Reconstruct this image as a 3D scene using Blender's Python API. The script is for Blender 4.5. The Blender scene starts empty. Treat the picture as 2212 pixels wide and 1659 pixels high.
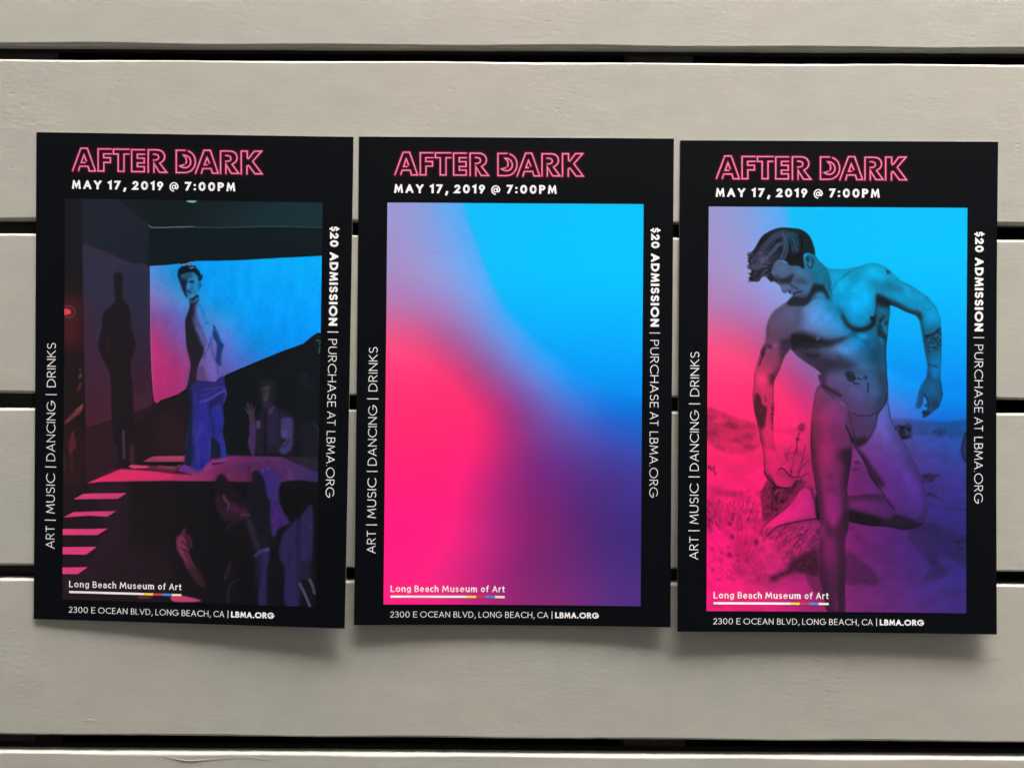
import bpy, bmesh, math, random
import numpy as np
from mathutils import Matrix, Vector

S = bpy.context.scene
COL = S.collection
MM = 0.001
ZC = 1.60                      # height of the middle gap of the boards above the ground, metres

# ---------------------------------------------------------------- camera
PITCH, YAW, ROLL = -0.0222221, 0.0013557, -0.0059793
CAM_D, CAM_Z = 0.70318, 0.02648
def cam_axes():
    cp, sp, cy, sy, cr, sr = math.cos(PITCH), math.sin(PITCH), math.cos(YAW), math.sin(YAW), math.cos(ROLL), math.sin(ROLL)
    Rx = Matrix(((1,0,0),(0,cp,-sp),(0,sp,cp))); Rz = Matrix(((cy,-sy,0),(sy,cy,0),(0,0,1))); Ry = Matrix(((cr,0,sr),(0,1,0),(-sr,0,cr)))
    return Rz @ Rx @ Ry
R3 = cam_axes()
cam = bpy.data.cameras.new('camera'); cam_o = bpy.data.objects.new('camera', cam); COL.objects.link(cam_o)
M4 = Matrix.Identity(4)
for i in range(3):
    M4[i][0] = R3[i][0]; M4[i][1] = R3[i][2]; M4[i][2] = -R3[i][1]
M4[0][3], M4[1][3], M4[2][3] = 0.0, -CAM_D, ZC+CAM_Z
cam_o.matrix_world = M4
cam.sensor_width = 36; cam.lens = 36*1900/2443; cam.clip_start = 0.01; cam.clip_end = 500
S.camera = cam_o

# ---------------------------------------------------------------- daylight
SUN_EL, SUN_AZ = math.radians(69), math.radians(22)      # azimuth measured from straight in front of the wall towards the right
sun_dir = Vector((math.sin(SUN_AZ)*math.cos(SUN_EL), -math.cos(SUN_AZ)*math.cos(SUN_EL), math.sin(SUN_EL)))
W = bpy.data.worlds.new('World'); S.world = W; W.use_nodes = True
nt = W.node_tree; nt.nodes.clear()
sky = nt.nodes.new('ShaderNodeTexSky'); sky.sky_type = 'NISHITA'; sky.sun_disc = False
sky.sun_elevation = SUN_EL; sky.sun_rotation = math.atan2(sun_dir.x, sun_dir.y); sky.air_density = 0.6; sky.dust_density = 8.0; sky.ozone_density = 0.2
bg = nt.nodes.new('ShaderNodeBackground'); bg.inputs['Strength'].default_value = 0.15
wo = nt.nodes.new('ShaderNodeOutputWorld')
nt.links.new(sky.outputs[0], bg.inputs[0]); nt.links.new(bg.outputs[0], wo.inputs[0])
sun = bpy.data.lights.new('sun', 'SUN'); sun.energy = 1.5; sun.angle = math.radians(38); sun.color = (1.0, 0.965, 0.91)
sun_o = bpy.data.objects.new('sun', sun); COL.objects.link(sun_o)
sun_o.rotation_euler = sun_dir.to_track_quat('Z', 'Y').to_euler(); sun_o.location = (2, -4, 6)
S.view_settings.view_transform = 'Standard'; S.view_settings.look = 'None'; S.view_settings.gamma = 1; S.view_settings.exposure = 2.74

# ---------------------------------------------------------------- helpers
def link(o, parent=None):
    COL.objects.link(o)
    if parent: o.parent = parent
    return o
def tag(o, label=None, cat=None, group=None, kind=None):
    if label: o['label'] = label
    if cat: o['category'] = cat
    if group: o['group'] = group
    if kind: o['kind'] = kind
    return o
def mesh_obj(name, verts, faces, mats, parent=None, midx=None, smooth=False, uvs=None):
    me = bpy.data.meshes.new(name); me.from_pydata(verts, [], faces)
    for m in (mats if isinstance(mats, (list, tuple)) else [mats]): me.materials.append(m)
    if midx is not None: me.polygons.foreach_set('material_index', midx)
    if smooth: me.polygons.foreach_set('use_smooth', [True]*len(faces))
    if uvs is not None:
        ul = me.uv_layers.new(name='UVMap')
        for p in me.polygons:
            for li, vi in zip(p.loop_indices, p.vertices): ul.data[li].uv = uvs[vi]
    me.update()
    return link(bpy.data.objects.new(name, me), parent)
def mat(name):
    m = bpy.data.materials.new(name); m.use_nodes = True
    return m, m.node_tree, m.node_tree.nodes['Principled BSDF']
def N(nt, t, **k):
    n = nt.nodes.new(t)
    for a, v in k.items():
        if a in n.inputs: n.inputs[a].default_value = v
        else: setattr(n, a, v)
    return n
# ---------------------------------------------------------------- printed pictures, painted in numpy (flat print)
PW, PH = 814, 1273            # size of the printed picture in print units (the sheet is 1000 x 1545)
rng = np.random.RandomState(7)

def homog(src, dst):
    A = []; b = []
    for (x, y), (u, v) in zip(src, dst):
        A.append([x, y, 1, 0, 0, 0, -u*x, -u*y]); b.append(u)
        A.append([0, 0, 0, x, y, 1, -v*x, -v*y]); b.append(v)
    h = np.linalg.solve(np.array(A, float), np.array(b, float))
    return np.append(h, 1).reshape(3, 3)

def zmap(Hm, x0, y0, s):
    def f(pts):
        out = []
        for x, y in pts:
            q = Hm @ np.array([x0 + x/s, y0 + y/s, 1.0])
            out.append((q[0]/q[2], q[1]/q[2]))
        return out
    return f

def smooth(pts, n=5, closed=True):
    P = np.array(pts, float); N = len(P); out = []
    for i in range(N if closed else N-1):
        if closed: p0, p1, p2, p3 = P[i-1], P[i], P[(i+1) % N], P[(i+2) % N]
        else: p0, p1, p2, p3 = P[max(i-1, 0)], P[i], P[i+1], P[min(i+2, N-1)]
        for k in range(n):
            t = k/n
            out.append(.5*((2*p1)+(-p0+p2)*t+(2*p0-5*p1+4*p2-p3)*t*t+(-p0+3*p1-3*p2+p3)*t**3))
    if not closed: out.append(P[-1])
    return np.array(out)

def box1(a, r, ax):
    if r < 1: return a
    pad = [(0, 0)]*a.ndim; pad[ax] = (r+1, r)
    c = np.cumsum(np.pad(a, pad, mode='edge'), axis=ax)
    n = a.shape[ax]
    return (np.take(c, np.arange(2*r+1, 2*r+1+n), ax) - np.take(c, np.arange(0, n), ax))/(2*r+1)

def blur(a, s):
    r = int(round(s))
    if r < 1: return a
    for _ in range(2):
        a = box1(box1(a, r, 0), r, 1)
    return a

def poly(pts, soft=0, sm=True):
    """antialiased coverage of a closed outline, optionally softened"""
    P = smooth(pts, 4) if sm and len(pts) > 3 else np.array(pts, float)
    m = int(soft*2)+3
    x0 = max(0, int(P[:, 0].min())-m); x1 = min(PW, int(P[:, 0].max())+m+1)
    y0 = max(0, int(P[:, 1].min())-m); y1 = min(PH, int(P[:, 1].max())+m+1)
    M = np.zeros((PH, PW), np.float32)
    if x1 <= x0 or y1 <= y0: return M
    X = (np.arange((x1-x0)*2)+.5)/2+x0; Y = (np.arange((y1-y0)*2)+.5)/2+y0
    ins = np.zeros((len(Y), len(X)), bool)
    Q = np.roll(P, -1, 0)
    for (ax, ay), (bx, by) in zip(P, Q):
        if ay == by: continue
        r = np.nonzero((Y >= min(ay, by)) & (Y < max(ay, by)))[0]
        if len(r) == 0: continue
        xc = ax+(Y[r]-ay)*(bx-ax)/(by-ay)
        ins[r[0]:r[-1]+1] ^= X[None, :] < xc[:, None]
    a = ins.astype(np.float32).reshape(y1-y0, 2, x1-x0, 2).mean((1, 3))
    M[y0:y1, x0:x1] = blur(a, soft) if soft >= 1 else a
    return M

def stroke(pts, w, soft=.7, sm=True, taper=False):
    P = smooth(pts, 4, False) if sm and len(pts) > 2 else np.array(pts, float)
    m = w+soft*2+2
    x0 = max(0, int(P[:, 0].min()-m)); x1 = min(PW, int(P[:, 0].max()+m)+1)
    y0 = max(0, int(P[:, 1].min()-m)); y1 = min(PH, int(P[:, 1].max()+m)+1)
    M = np.zeros((PH, PW), np.float32)
    if x1 <= x0 or y1 <= y0: return M
    X, Y = np.meshgrid(np.arange(x0, x1)+.5, np.arange(y0, y1)+.5)
    best = np.full(X.shape, -9.0)
    n = len(P)-1
    for i in range(n):
        (ax, ay), (bx, by) = P[i], P[i+1]
        dx, dy = bx-ax, by-ay; L2 = dx*dx+dy*dy+1e-9
        t = np.clip(((X-ax)*dx+(Y-ay)*dy)/L2, 0, 1)
        d = np.hypot(X-ax-t*dx, Y-ay-t*dy)
        ww = w*(1-(i+t)/n*.85) if taper else w
        best = np.maximum(best, (ww/2-d)/soft)
    M[y0:y1, x0:x1] = np.clip(best+.5, 0, 1)
    return M

def noise(sc, seed=0, sx=1.0):
    r = np.random.RandomState(seed)
    h, w = int(PH/sc)+3, int(PW/(sc*sx))+3
    g = r.rand(h, w)
    y = np.linspace(0, h-1.001, PH); x = np.linspace(0, w-1.001, PW)
    yi = y.astype(int); xi = x.astype(int); fy = (y-yi)[:, None]; fx = (x-xi)[None, :]
    fy = fy*fy*(3-2*fy); fx = fx*fx*(3-2*fx)
    a = g[yi][:, xi]; b = g[yi][:, xi+1]; c = g[yi+1][:, xi]; d = g[yi+1][:, xi+1]
    return (a*(1-fx)+b*fx)*(1-fy)+(c*(1-fx)+d*fx)*fy

def grid_field(rows):
    """smooth colour field through a coarse grid of ink colours"""
    G = np.array(rows, float)/255
    h, w, _ = G.shape
    y = np.linspace(0, h-1.0001, PH); x = np.linspace(0, w-1.0001, PW)
    def cr(A, t, ax):
        i = np.floor(t).astype(int); f = (t-i)
        n = A.shape[ax]
        tk = lambda k: np.take(A, np.clip(i+k, 0, n-1), ax)
        sh = [1, 1, 1]; sh[ax] = len(t); f = f.reshape(sh)
        p0, p1, p2, p3 = tk(-1), tk(0), tk(1), tk(2)
        return .5*((2*p1)+(-p0+p2)*f+(2*p0-5*p1+4*p2-p3)*f*f+(-p0+3*p1-3*p2+p3)*f**3)
    return np.clip(cr(cr(G, y, 0), x, 1), 0, 1)

# ink colours of the blend, 9 columns x 13 rows, left to right, top to bottom
BLEND = [
 [(152,150,214),(132,156,224),(88,168,246),(40,176,252),(0,184,255),(0,188,255),(0,190,255),(0,188,255),(0,184,250)],
 [(154,146,208),(140,152,218),(108,162,240),(50,172,252),(0,182,255),(0,190,255),(0,192,255),(0,190,255),(0,186,255)],
 [(158,138,200),(152,146,210),(124,160,234),(76,168,250),(0,178,255),(0,188,255),(0,190,255),(0,188,255),(0,184,255)],
 [(176,118,176),(160,120,186),(146,134,206),(104,158,240),(24,168,254),(0,180,255),(0,184,255),(0,182,255),(0,180,255)],
 [(226,82,138),(208,82,136),(160,92,156),(124,122,200),(80,154,242),(0,164,252),(0,174,255),(0,174,255),(0,172,255)],
 [(254,60,124),(252,58,122),(222,56,118),(150,76,142),(112,112,198),(70,144,238),(0,150,248),(0,160,252),(0,160,250)],
 [(255,46,116),(255,44,114),(255,44,114),(212,44,116),(138,58,138),(96,94,186),(60,112,214),(14,112,220),(0,116,222)],
 [(255,40,114),(255,40,112),(255,38,114),(226,38,116),(152,42,122),(104,60,148),(78,72,166),(54,76,178),(34,84,188)],
 [(255,34,120),(255,32,118),(250,32,120),(208,34,120),(142,36,120),(102,38,128),(80,46,138),(62,50,142),(52,56,152)],
 [(255,28,124),(255,28,124),(242,30,124),(190,34,122),(134,34,118),(104,34,118),(74,38,124),(56,42,132),(48,46,140)],
 [(255,26,128),(255,26,126),(236,32,126),(192,36,124),(140,32,118),(102,34,116),(76,36,122),(52,38,126),(44,40,130)],
 [(250,28,128),(244,30,126),(216,36,126),(176,34,120),(130,34,116),(100,36,116),(82,38,122),(60,42,130),(50,42,130)],
 [(236,30,124),(232,32,124),(210,34,124),(172,34,120),(134,36,118),(112,38,120),(94,40,126),(72,42,132),(60,42,132)]]

def blend_base():
    G = blur(grid_field(BLEND), 32)
    # the sharp rim of the cyan pool
    rim = [(236,-300),(240,-100),(246,0),(254,46),(283,118),(329,238),(383,338),(460,414),(551,491),(651,560),(735,592),(814,614),(960,640),(1200,500),(1200,-300)]
    M = poly(rim, 4)*.7+poly(rim, 11)*.3
    Y = np.linspace(0, 1, PH)[:, None]; X = np.linspace(0, 1, PW)[None, :]
    t = np.clip((Y-.15)/.38, 0, 1)**1.4
    pool = np.dstack([np.zeros((PH, PW)), (190-70*t)/255+0*X, (255-18*t)/255+0*X])
    G = G*(1-M[..., None]*.85)+pool*M[..., None]*.85
    return G

def finish(C, seed):
    g = noise(2.2, seed)*.6+noise(5, seed+1)*.4-.5
    C = C*(1+g[..., None]*.03)
    return np.clip(C, 0, 1)

def art_blend():
    C = blend_base()
    Yb = np.linspace(0, 1, PH)[:, None]; Xb = np.linspace(0, 1, PW)[None, :]; mb = np.clip((Yb-.58)/.25, 0, 1)*np.clip((Xb-.42)/.25, 0, 1)
    C[..., 0] += .045*mb; C[..., 2] -= .035*mb
    m = stroke([(150,161),(164,158),(180,156)], 1.6)[..., None]
    return finish(C*(1-m*.12), 3)

# -------------------------------------------------------------- third sheet: man kneeling over sand, printed in the same inks
def art_figure():
    Hm = homog([(1687.9,490.7),(2311.8,493.6),(2309.4,1463.6),(1686.8,1458.2)], [(0,0),(PW,0),(PW,PH),(0,PH)])
    za = zmap(Hm,1760,520,5.53); zb = zmap(Hm,1920,600,5.53); zc = zmap(Hm,1760,760,5.53); zd = zmap(Hm,1920,860,5.53)
    ze = zmap(Hm,1680,960,5.53); zf = zmap(Hm,1680,1170,5.53); zg = zmap(Hm,1920,1120,4.74)
    G = blur(grid_field(BLEND), 22)
    rim = [(246,-300),(248,-60),(262,90),(300,170),(352,250),(402,340),(470,430),(560,500),(660,545),(860,590),(1100,500),(1100,-300)]
    Mr = poly(rim, 10)
    Y = np.linspace(0, 1, PH)[:, None]; X = np.linspace(0, 1, PW)[None, :]
    t = np.clip((Y-.1)/.36, 0, 1)**1.5
    pool = np.dstack([np.zeros((PH, PW)), (190-66*t)/255+0*X, (255-20*t)/255+0*X])
    G = G*(1-Mr[..., None]*.85)+pool*Mr[..., None]*.85
    L = np.ones((PH, PW))
    n1 = noise(60, 11, 2.2); n2 = noise(18, 12, 2.0); n3 = noise(6, 13)
    # desert: sand, far hills, brush
    land = poly(ze([(-60,100),(60,60),(250,110),(420,200),(620,240),(760,300),(1000,330),(1500,330),(1900,300),(2212,300)])
                + zd([(1150,770),(1400,765),(1600,790),(1900,800),(2200,770),(2400,800)]) + [(900,1400),(-100,1400)], 3, False)
    L *= 1-land*(.06+.10*(n2-.3))
    hill = poly(zd([(1100,765),(1300,762),(1600,792),(1900,805),(2200,770),(2260,780),(2260,1000),(1900,990),(1500,990),(1150,900)]), 4, False)
    L *= 1-hill*.20
    dunes = poly(zd([(1150,1000),(2260,960),(2260,1659),(2260,3400),(600,3400),(620,1400)]), 8, False)
    L *= 1-dunes*(.02+.16*np.clip(n2*.6+n3*.4-.35, 0, 1))
    L *= 1-land*.10*np.clip(n1-.4, 0, 1)
    hz = poly(ze([(40,80),(200,110),(420,200),(640,260),(760,500),(640,640),(300,660),(40,480)]), 5)
    L *= 1-hz*(.10+.34*np.clip((n2*.5+n3*.5)-.28, 0, 1))
    for c in [(330,280),(400,330),(360,500),(470,510),(560,570),(580,450),(100,200),(110,400)]:
        L *= 1-poly(ze([(c[0]-70,c[1]),(c[0],c[1]-34),(c[0]+75,c[1]),(c[0],c[1]+34)]), 5)*.22
    for cx, cy, rx, ry, k in [(1350,940,95,110,.62),(1250,890,60,50,.4),(1800,950,90,60,.25),(1650,1550,100,70,.45),(1760,1520,60,22,.35),(1945,1000,30,20,.25),(1570,1240,40,20,.15),(1880,1210,40,20,.15)]:
        b = poly(zd([(cx+rx*math.cos(a)*(1+.18*math.sin(5*a+cx)), cy+ry*math.sin(a)*(1+.18*math.cos(4*a+cy))) for a in np.linspace(0, 6.1, 12)]), 2)
        L *= 1-b*k*(.45+1.0*np.clip(n3*1.4-.1, 0, 1))
    for cx, cy in [(700,1335),(720,1358),(680,1437)]:
        L *= 1-poly(zd([(cx-50,cy),(cx,cy-10),(cx+50,cy),(cx,cy+10)]), 1)*.6
    # shadows the man throws on the sand, small stones
    for s_, k in [([(490,930),(620,1010),(760,1110),(850,1240),(820,1310),(640,1305),(480,1280)], .30),
              ([(1090,640),(1200,700),(1190,790),(1290,900),(1420,1060),(1430,1130),(1345,1250),(1480,1265),(1645,1190),(1560,1080),(1530,1010),(1600,960),(1850,1120),(1900,900),(1850,760),(1700,700),(1480,600),(1350,620)], .26),
              ([(520,600),(640,720),(740,820),(700,860),(560,740)], .10)]:
        L *= 1-poly(zg(s_), 4)*k
    for cx, cy, r in [(1755,822,40),(1790,895,26),(1745,880,16),(545,668,14),(720,1560,16),(905,1590,16),(1430,280,42),(1490,300,30),(710,1265,20),(800,1270,18)]:
        L *= 1-poly(zg([(cx-r,cy+4),(cx,cy-r*.45),(cx+r,cy),(cx,cy+r*.45)]), 1.5)*.55
    L *= 1-stroke(zg([(1490,300),(1570,345),(1610,400)]), 2.5)*.4
    L *= 1-stroke(zg([(1600,435),(1850,462)]), 3)*.45
    # dry grass and twigs at the left
    r = np.random.RandomState(5)
    tone = np.zeros((PH, PW))
    gm = poly(ze([(40,1200),(300,1150),(560,1180),(740,1150),(900,1100),(1200,1000),(1420,1050),(1500,1250),(1530,1659),(1560,2300),(900,2450),(500,2300),(200,2100),(40,1900)]), 8)
    L *= 1-gm*.12*n2*2
    for k in range(260):
        x = r.uniform(60, 720); y = r.uniform(1180, 1700)
        dy = r.uniform(18, 60); sl = (x-470)/900+r.uniform(-.15, .15)
        L *= 1-stroke(ze([(x,y),(x+dy*sl,y-dy)]), r.uniform(1.4, 3), .8, False)*r.uniform(.2, .55)*(.35+.65*(y > 1320))
    for k in range(120):
        x = r.uniform(60, 760); y = r.uniform(1250, 1950); dy = r.uniform(120, 330); sl = (x-520)/500
        m = stroke(ze([(520+(x-520)*.4,y+dy),(x+dy*sl*.2,y),(x+dy*sl,y-dy*.6)]), 2.2, .8)
        L = L*(1-m*.35)+m*.35*(.98 if r.rand() < .5 else .66)
    post = poly(ze([(850,1010),(930,1090),(945,1200),(930,1350),(900,1480),(820,1570),(770,1500),(770,1330),(740,1250),(800,1100)]), 2)
    L = L*(1-post)+post*(.40+.16*n3)
    for k in range(60):
        x = r.uniform(760, 930); y = r.uniform(1130, 1560)
        v = r.choice([.15, .6]); m = stroke(ze([(x,y),(x+r.uniform(-10,24),y-r.uniform(20,60))]), 2.2, .8, False)
        L = L*(1-m*.7)+v*m*.7
    bb = poly(ze([(930,1080),(1100,1130),(1240,1000),(1330,1060),(1250,1180),(1080,1380),(900,1520),(840,1560),(900,1400)]), 8)
    L *= 1-bb*.36
    for k in range(230):
        x = r.uniform(900, 1300); y = r.uniform(1040, 1520)
        if x > 1240-(y-1040)*.75+60: continue
        m = stroke(ze([(x,y),(x+r.uniform(4,26),y-r.uniform(14,50))]), r.uniform(2, 5.5), .8, False)
        L *= 1-m*r.uniform(.2, .6)
    # twigs beside the hand, seed head
    for pts, w in [([(985,885),(1040,868),(1080,900),(1130,960),(1180,985),(1300,975),(1390,930)], 3.2), ([(1240,960),(1290,820),(1330,640),(1350,560)], 2.4),
                   ([(1150,960),(1160,900),(1200,700),(1240,600)], 2), ([(1250,980),(1300,850),(1400,760)], 2), ([(1090,700),(1140,600),(1180,580)], 1.8),
                   ([(1230,650),(1235,500),(1270,400)], 4), ([(1110,680),(1200,660),(1290,690)], 1.8), ([(1085,610),(1080,700),(1120,780)], 1.8)]:
        L *= 1-stroke(ze(pts), w)*.5
    L *= 1-poly(ze([(1240,320),(1290,270),(1340,290),(1335,360),(1290,385),(1250,360)]), 2)*.42
    for c in [(1160,910,16,30),(1205,1070,18,30),(1255,490,22,20),(1230,480,16,20)]:
        L *= 1-poly(ze([(c[0]-c[2],c[1]),(c[0],c[1]-c[3]),(c[0]+c[2],c[1]),(c[0],c[1]+c[3])]), 1)*.5
    mist = poly(ze([(1060,700),(1230,620),(1400,680),(1450,1000),(1470,1250),(1230,1150),(1080,850)]), 6)
    L *= 1-mist*(.10+.25*np.clip(n3-.3, 0, 1))
    # brush under the foot
    br = poly(zf([(860,560),(980,480),(1150,460),(1290,400),(1540,380),(1540,750),(1400,800),(1250,860),(1100,940),(1080,1020),(1000,860),(880,760)]), 2)
    L = L*(1-br)+br*(.64+.30*n3)
    lite = poly(zf([(1000,560),(1200,440),(1270,440),(1250,600),(1150,740),(1040,760),(980,700)]), 5)
    L = L*(1-lite*.75)+.74*lite*.75
    for k in range(190):
        x = r.uniform(870, 1520); y = r.uniform(440, 920)
        if y > 860-(x-1100)*.2 and x > 1150: continue
        v = r.choice([.16, .24, .62, .84]); ln = r.uniform(30, 120)
        m = stroke(zf([(x,y),(x+ln*.8,y-ln*r.uniform(.4,1.2))]), r.uniform(1.4, 3.2), .8, False)
        L = L*(1-m*.6)+v*m*.6
    dk = poly(zf([(1140,920),(1260,860),(1400,800),(1500,750),(1520,900),(1530,1100),(1380,1100),(1200,1090),(1130,1110),(1020,1170),(930,1200),(870,1205),(900,1140),(1000,1090),(1090,1060)]), 6)
    L = L*(1-dk*.86)+dk*.86*(.12+.34*np.clip(n3-.25, 0, 1))
    L *= 1-poly(zf([(1370,1100),(1540,1110),(1600,1250),(1640,1400),(1600,1440),(1450,1330),(1380,1200)]), 3)*.32
    for k in range(26):
        x = r.uniform(1150, 1500); y = r.uniform(860, 1090); m = stroke(zf([(x,y),(x+r.uniform(-60,90),y-r.uniform(-20,80))]), 1.8)
        L = L*(1-m*.6)+.38*m*.6
    for k in range(42):
        x = r.uniform(60, 900); y = r.uniform(900, 1240); m = stroke(zf([(x,y),(x+r.uniform(-60,60),y-r.uniform(10,50)),(x+r.uniform(-90,90),y-r.uniform(40,110))]), 2.2)
        L *= 1-m*.22
    for cx, cy, rr in [(380,370,34),(400,320,26),(350,450,30),(430,430,16),(110,780,18),(230,830,20),(460,930,22),(550,930,18),(380,620,40),(330,760,24),(350,860,34),
                       (460,620,22),(560,690,22),(800,655,26),(700,680,40),(690,710,24),(90,540,14),(120,1050,26),(780,380,22),(820,330,20),(560,560,14),(740,450,14),
                       (500,460,14),(520,500,14),(460,350,16),(410,250,14),(370,300,16),(450,870,20),(590,810,18)]:
        L *= 1-poly(zf([(cx-rr*.8,cy+r.uniform(-12,12)),(cx+r.uniform(-10,10),cy-rr*1.1),(cx+rr*.6,cy+r.uniform(-8,8)),(cx+r.uniform(-8,8),cy+rr*.9)]), 2)*.46*(.5+n3)
    for cx, cy in [(75,850),(95,880),(130,860),(130,900),(150,940),(60,860)]:
        L *= 1-poly(ze([(cx-12,cy),(cx,cy-30),(cx+12,cy),(cx,cy+30)]), 1)*.55
    # second person cut by the right edge of the print
    o = poly(zd([(2260,900),(2150,960),(2120,1080),(2100,1210),(2140,1310),(2180,1380),(2260,1400)]), 1)
    L = L*(1-o)+.52*o
    L *= 1-stroke(zd([(2150,960),(2120,1080),(2100,1210),(2150,1330)]), 8, 3)*.5

    # ---- the body
    calf = poly(zg([(470,330),(600,292),(760,276),(900,290),(1030,450),(1100,520),(1400,480),(1395,560),(1330,640),(1200,682),(1080,678),(960,650),(800,645),(680,630),(520,595),(460,590)]), 0)
    thigh = poly(zd([(420,900),(600,660),(900,500),(1110,480),(1140,640),(1175,830),(1240,960),(1330,1075),(1440,1280),(1540,1500)])
                 + zg([(1350,140),(1385,260),(1405,400),(1405,500),(1370,590),(1290,600),(1180,520),(1020,455),(930,330),(880,250),(800,150),(740,60)])
                 + zd([(840,1430),(760,1270),(680,1165)]), 0)
    foot = poly(ze([(1340,1130),(1400,1155),(1445,1210),(1480,1330),(1505,1440),(1530,1520),(1400,1540),(1200,1575),(1050,1615)])
                + zf([(960,480),(880,550),(830,612),(795,600),(778,560),(800,495),(880,410),(1000,320),(1110,230),(1190,130),(1260,30)]), 0)
    leg = poly(zc([(1110,860),(1040,950),(1010,1100),(990,1270),(975,1450),(970,1640)]) + ze([(1418,640),(1430,800),(1462,1000),(1495,1200),(1515,1400)])
               + zf([(1535,300),(1545,500),(1530,700),(1510,850),(1515,1000),(1545,1180),(1600,1400),(1650,1620),(1872,1620),(1878,1350),(1892,1150),(1908,950),(1882,790),(1885,650),(1920,520),(1930,300),(1925,100)])
               + ze([(1905,1150),(1935,950),(1962,750),(1975,600),(1960,450),(1900,300),(1950,100),(1800,0)]) + zc([(1500,1000),(1300,850)]), 0)
    torso = poly(za([(960,470),(1020,480),(1080,560),(1160,630),(1240,662),(1400,662),(1560,640),(1700,597),(1790,586),(1900,608),(2010,668),(2100,760)])
                 + zb([(1260,370),(1200,520),(1160,640),(1140,700),(1140,820),(1122,950),(1112,1080),(1096,1200),(1090,1350),(1098,1500),(1105,1650)])
                 + zd([(1112,250),(1118,420),(1108,540),(1000,700),(960,800),(900,980),(850,1060),(760,1130),(670,1165),(620,1040),(560,880),(480,700),(300,500)])
                 + zc([(1300,1060),(1180,960),(1110,880),(1078,800),(1068,735),(1110,735),(1040,660),(900,570),(780,480),(700,395),(560,300),(400,300)])
                 + za([(372,1540),(380,1430),(415,1320),(470,1230),(560,1160),(660,1110),(760,1080),(900,900)]), 0)
    armR = poly(za([(1900,608),(2010,668),(2130,795)]) + zb([(1260,368),(1420,440),(1520,510),(1650,598),(1750,715),(1808,860),(1828,1050),(1830,1250),(1822,1450),(1815,1640)])
                + zd([(1810,200),(1832,330),(1850,440),(1835,500),(1795,610),(1760,640),(1700,690),(1650,725),(1600,755),(1578,742),(1580,715),(1568,690),(1580,655),(1635,652),(1640,615),(1605,600),(1600,575),(1640,570),(1632,520),(1598,460),(1590,520),(1578,580),(1540,630),(1495,632),(1480,605),(1500,540),(1518,430),(1555,320),(1620,235),(1640,150)])
                + zb([(1632,1640),(1640,1500),(1600,1280),(1562,1050),(1530,900),(1488,838),(1350,788),(1230,728),(1140,698),(980,690),(960,560)]), 0, False)
    armL = poly(za([(640,1120),(560,1160),(470,1230),(415,1320),(382,1430),(373,1540)]) + zc([(378,290),(330,350),(290,470),(250,600),(222,720),(214,880),(200,1000),(212,1170),(250,1350),(290,1500),(312,1650)])
                + ze([(655,30),(700,280),(750,500),(790,680),(800,920),(850,1000),(940,1095),(1040,1128),(1115,1132),(1180,1085),(1205,1010),(1130,965),(1070,900),(1010,870),(1060,830),(1070,790),(1010,720),(960,640),(930,500),(918,300),(925,0)])
                + zc([(482,1300),(478,1050),(480,850),(505,775),(560,660),(620,500),(700,395),(780,200),(800,0)]), 0)
    face = poly(za([(500,560),(560,555),(700,600),(900,600),(1000,500),(1080,560),(1160,640),(1220,760),(1240,900),(1200,1040),(1020,1060),(860,1160),(700,1155),(590,1150),(640,1110),(695,1055),(735,1008),(690,995),(655,962),(640,980),(612,986),(580,955),(562,895),(515,850),(440,800),(430,650)]), 0)
    B = np.maximum.reduce([calf, thigh, foot, leg, torso, armR, armL, face])

    def setv(m, v): 
        nonlocal L
        L = L*(1-m)+v*m
    def dark(m, k, clip=None):
        nonlocal L
        L *= 1-(m if clip is None else m*clip)*k
    def lite(m, v, a=1.0, clip=None):
        nonlocal L
        mm = (m if clip is None else m*clip)*a
        L = L*(1-mm)+v*mm
    # raised leg: thigh and calf
    L *= 1-np.clip(blur(foot, 7)*2.2, 0, 1)*(1-foot)*.42*(.6+.8*n3)
    setv(foot, .90)
    dark(poly(zf([(800,520),(860,470),(900,500),(850,560),(810,600)]), 4), .12, foot)
    for tx, ty in [(800,560),(812,540),(826,520)]: dark(stroke(zf([(tx,ty),(tx+26,ty+14)]), 2.4, 1.2), .35, foot)
    dark(poly(zf([(800,600),(960,500),(1200,410),(1500,370),(1500,420),(900,620)]), 5), .35, foot)
    dark(poly(ze([(1430,1180),(1530,1200),(1550,1540),(1490,1500),(1470,1330)]), 3), .75, foot)
    dark(poly(ze([(1480,1240),(1540,1240),(1550,1540),(1500,1520)]), 2), .8)
    dark(stroke(zf([(850,600),(890,550),(960,485),(1100,440),(1300,404),(1540,374)]), 4, 2), .6)
    lite(poly(zf([(1180,240),(1300,120),(1400,160),(1460,300),(1300,340),(1050,400),(900,500),(960,400)]), 8), 1.0, .6, foot)
    setv(calf, .72)
    dark(poly(zg([(500,300),(760,270),(900,285),(930,350),(700,340),(500,360)]), 7), .35, calf)
    lite(poly(zg([(540,400),(700,360),(900,420),(1000,470),(880,470),(640,450)]), 8), .85, .7, calf)
    dark(poly(zg([(460,455),(620,470),(800,520),(960,560),(1060,500),(1200,560),(1390,560),(1300,680),(1080,700),(800,660),(450,620)]), 5), .62, calf)
    dark(poly(zg([(460,480),(620,490),(760,530),(900,570),(860,640),(640,620),(460,590)]), 4), .6, calf)
    dark(stroke(zg([(520,595),(680,632),(800,648),(960,655),(1080,678),(1200,680),(1330,640),(1390,560)]), 10, 4), .65, calf)
    setv(thigh, .92)
    lite(poly(zg([(1160,0),(1260,60),(1330,260),(1370,400),(1280,440),(1230,300),(1130,80)]), 12), 1.12, .8, thigh)
    lite(poly(zd([(1000,760),(1150,760),(1200,900),(1150,1040),(1000,1000),(960,900)]), 22), 1.14, .7, thigh)
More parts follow.
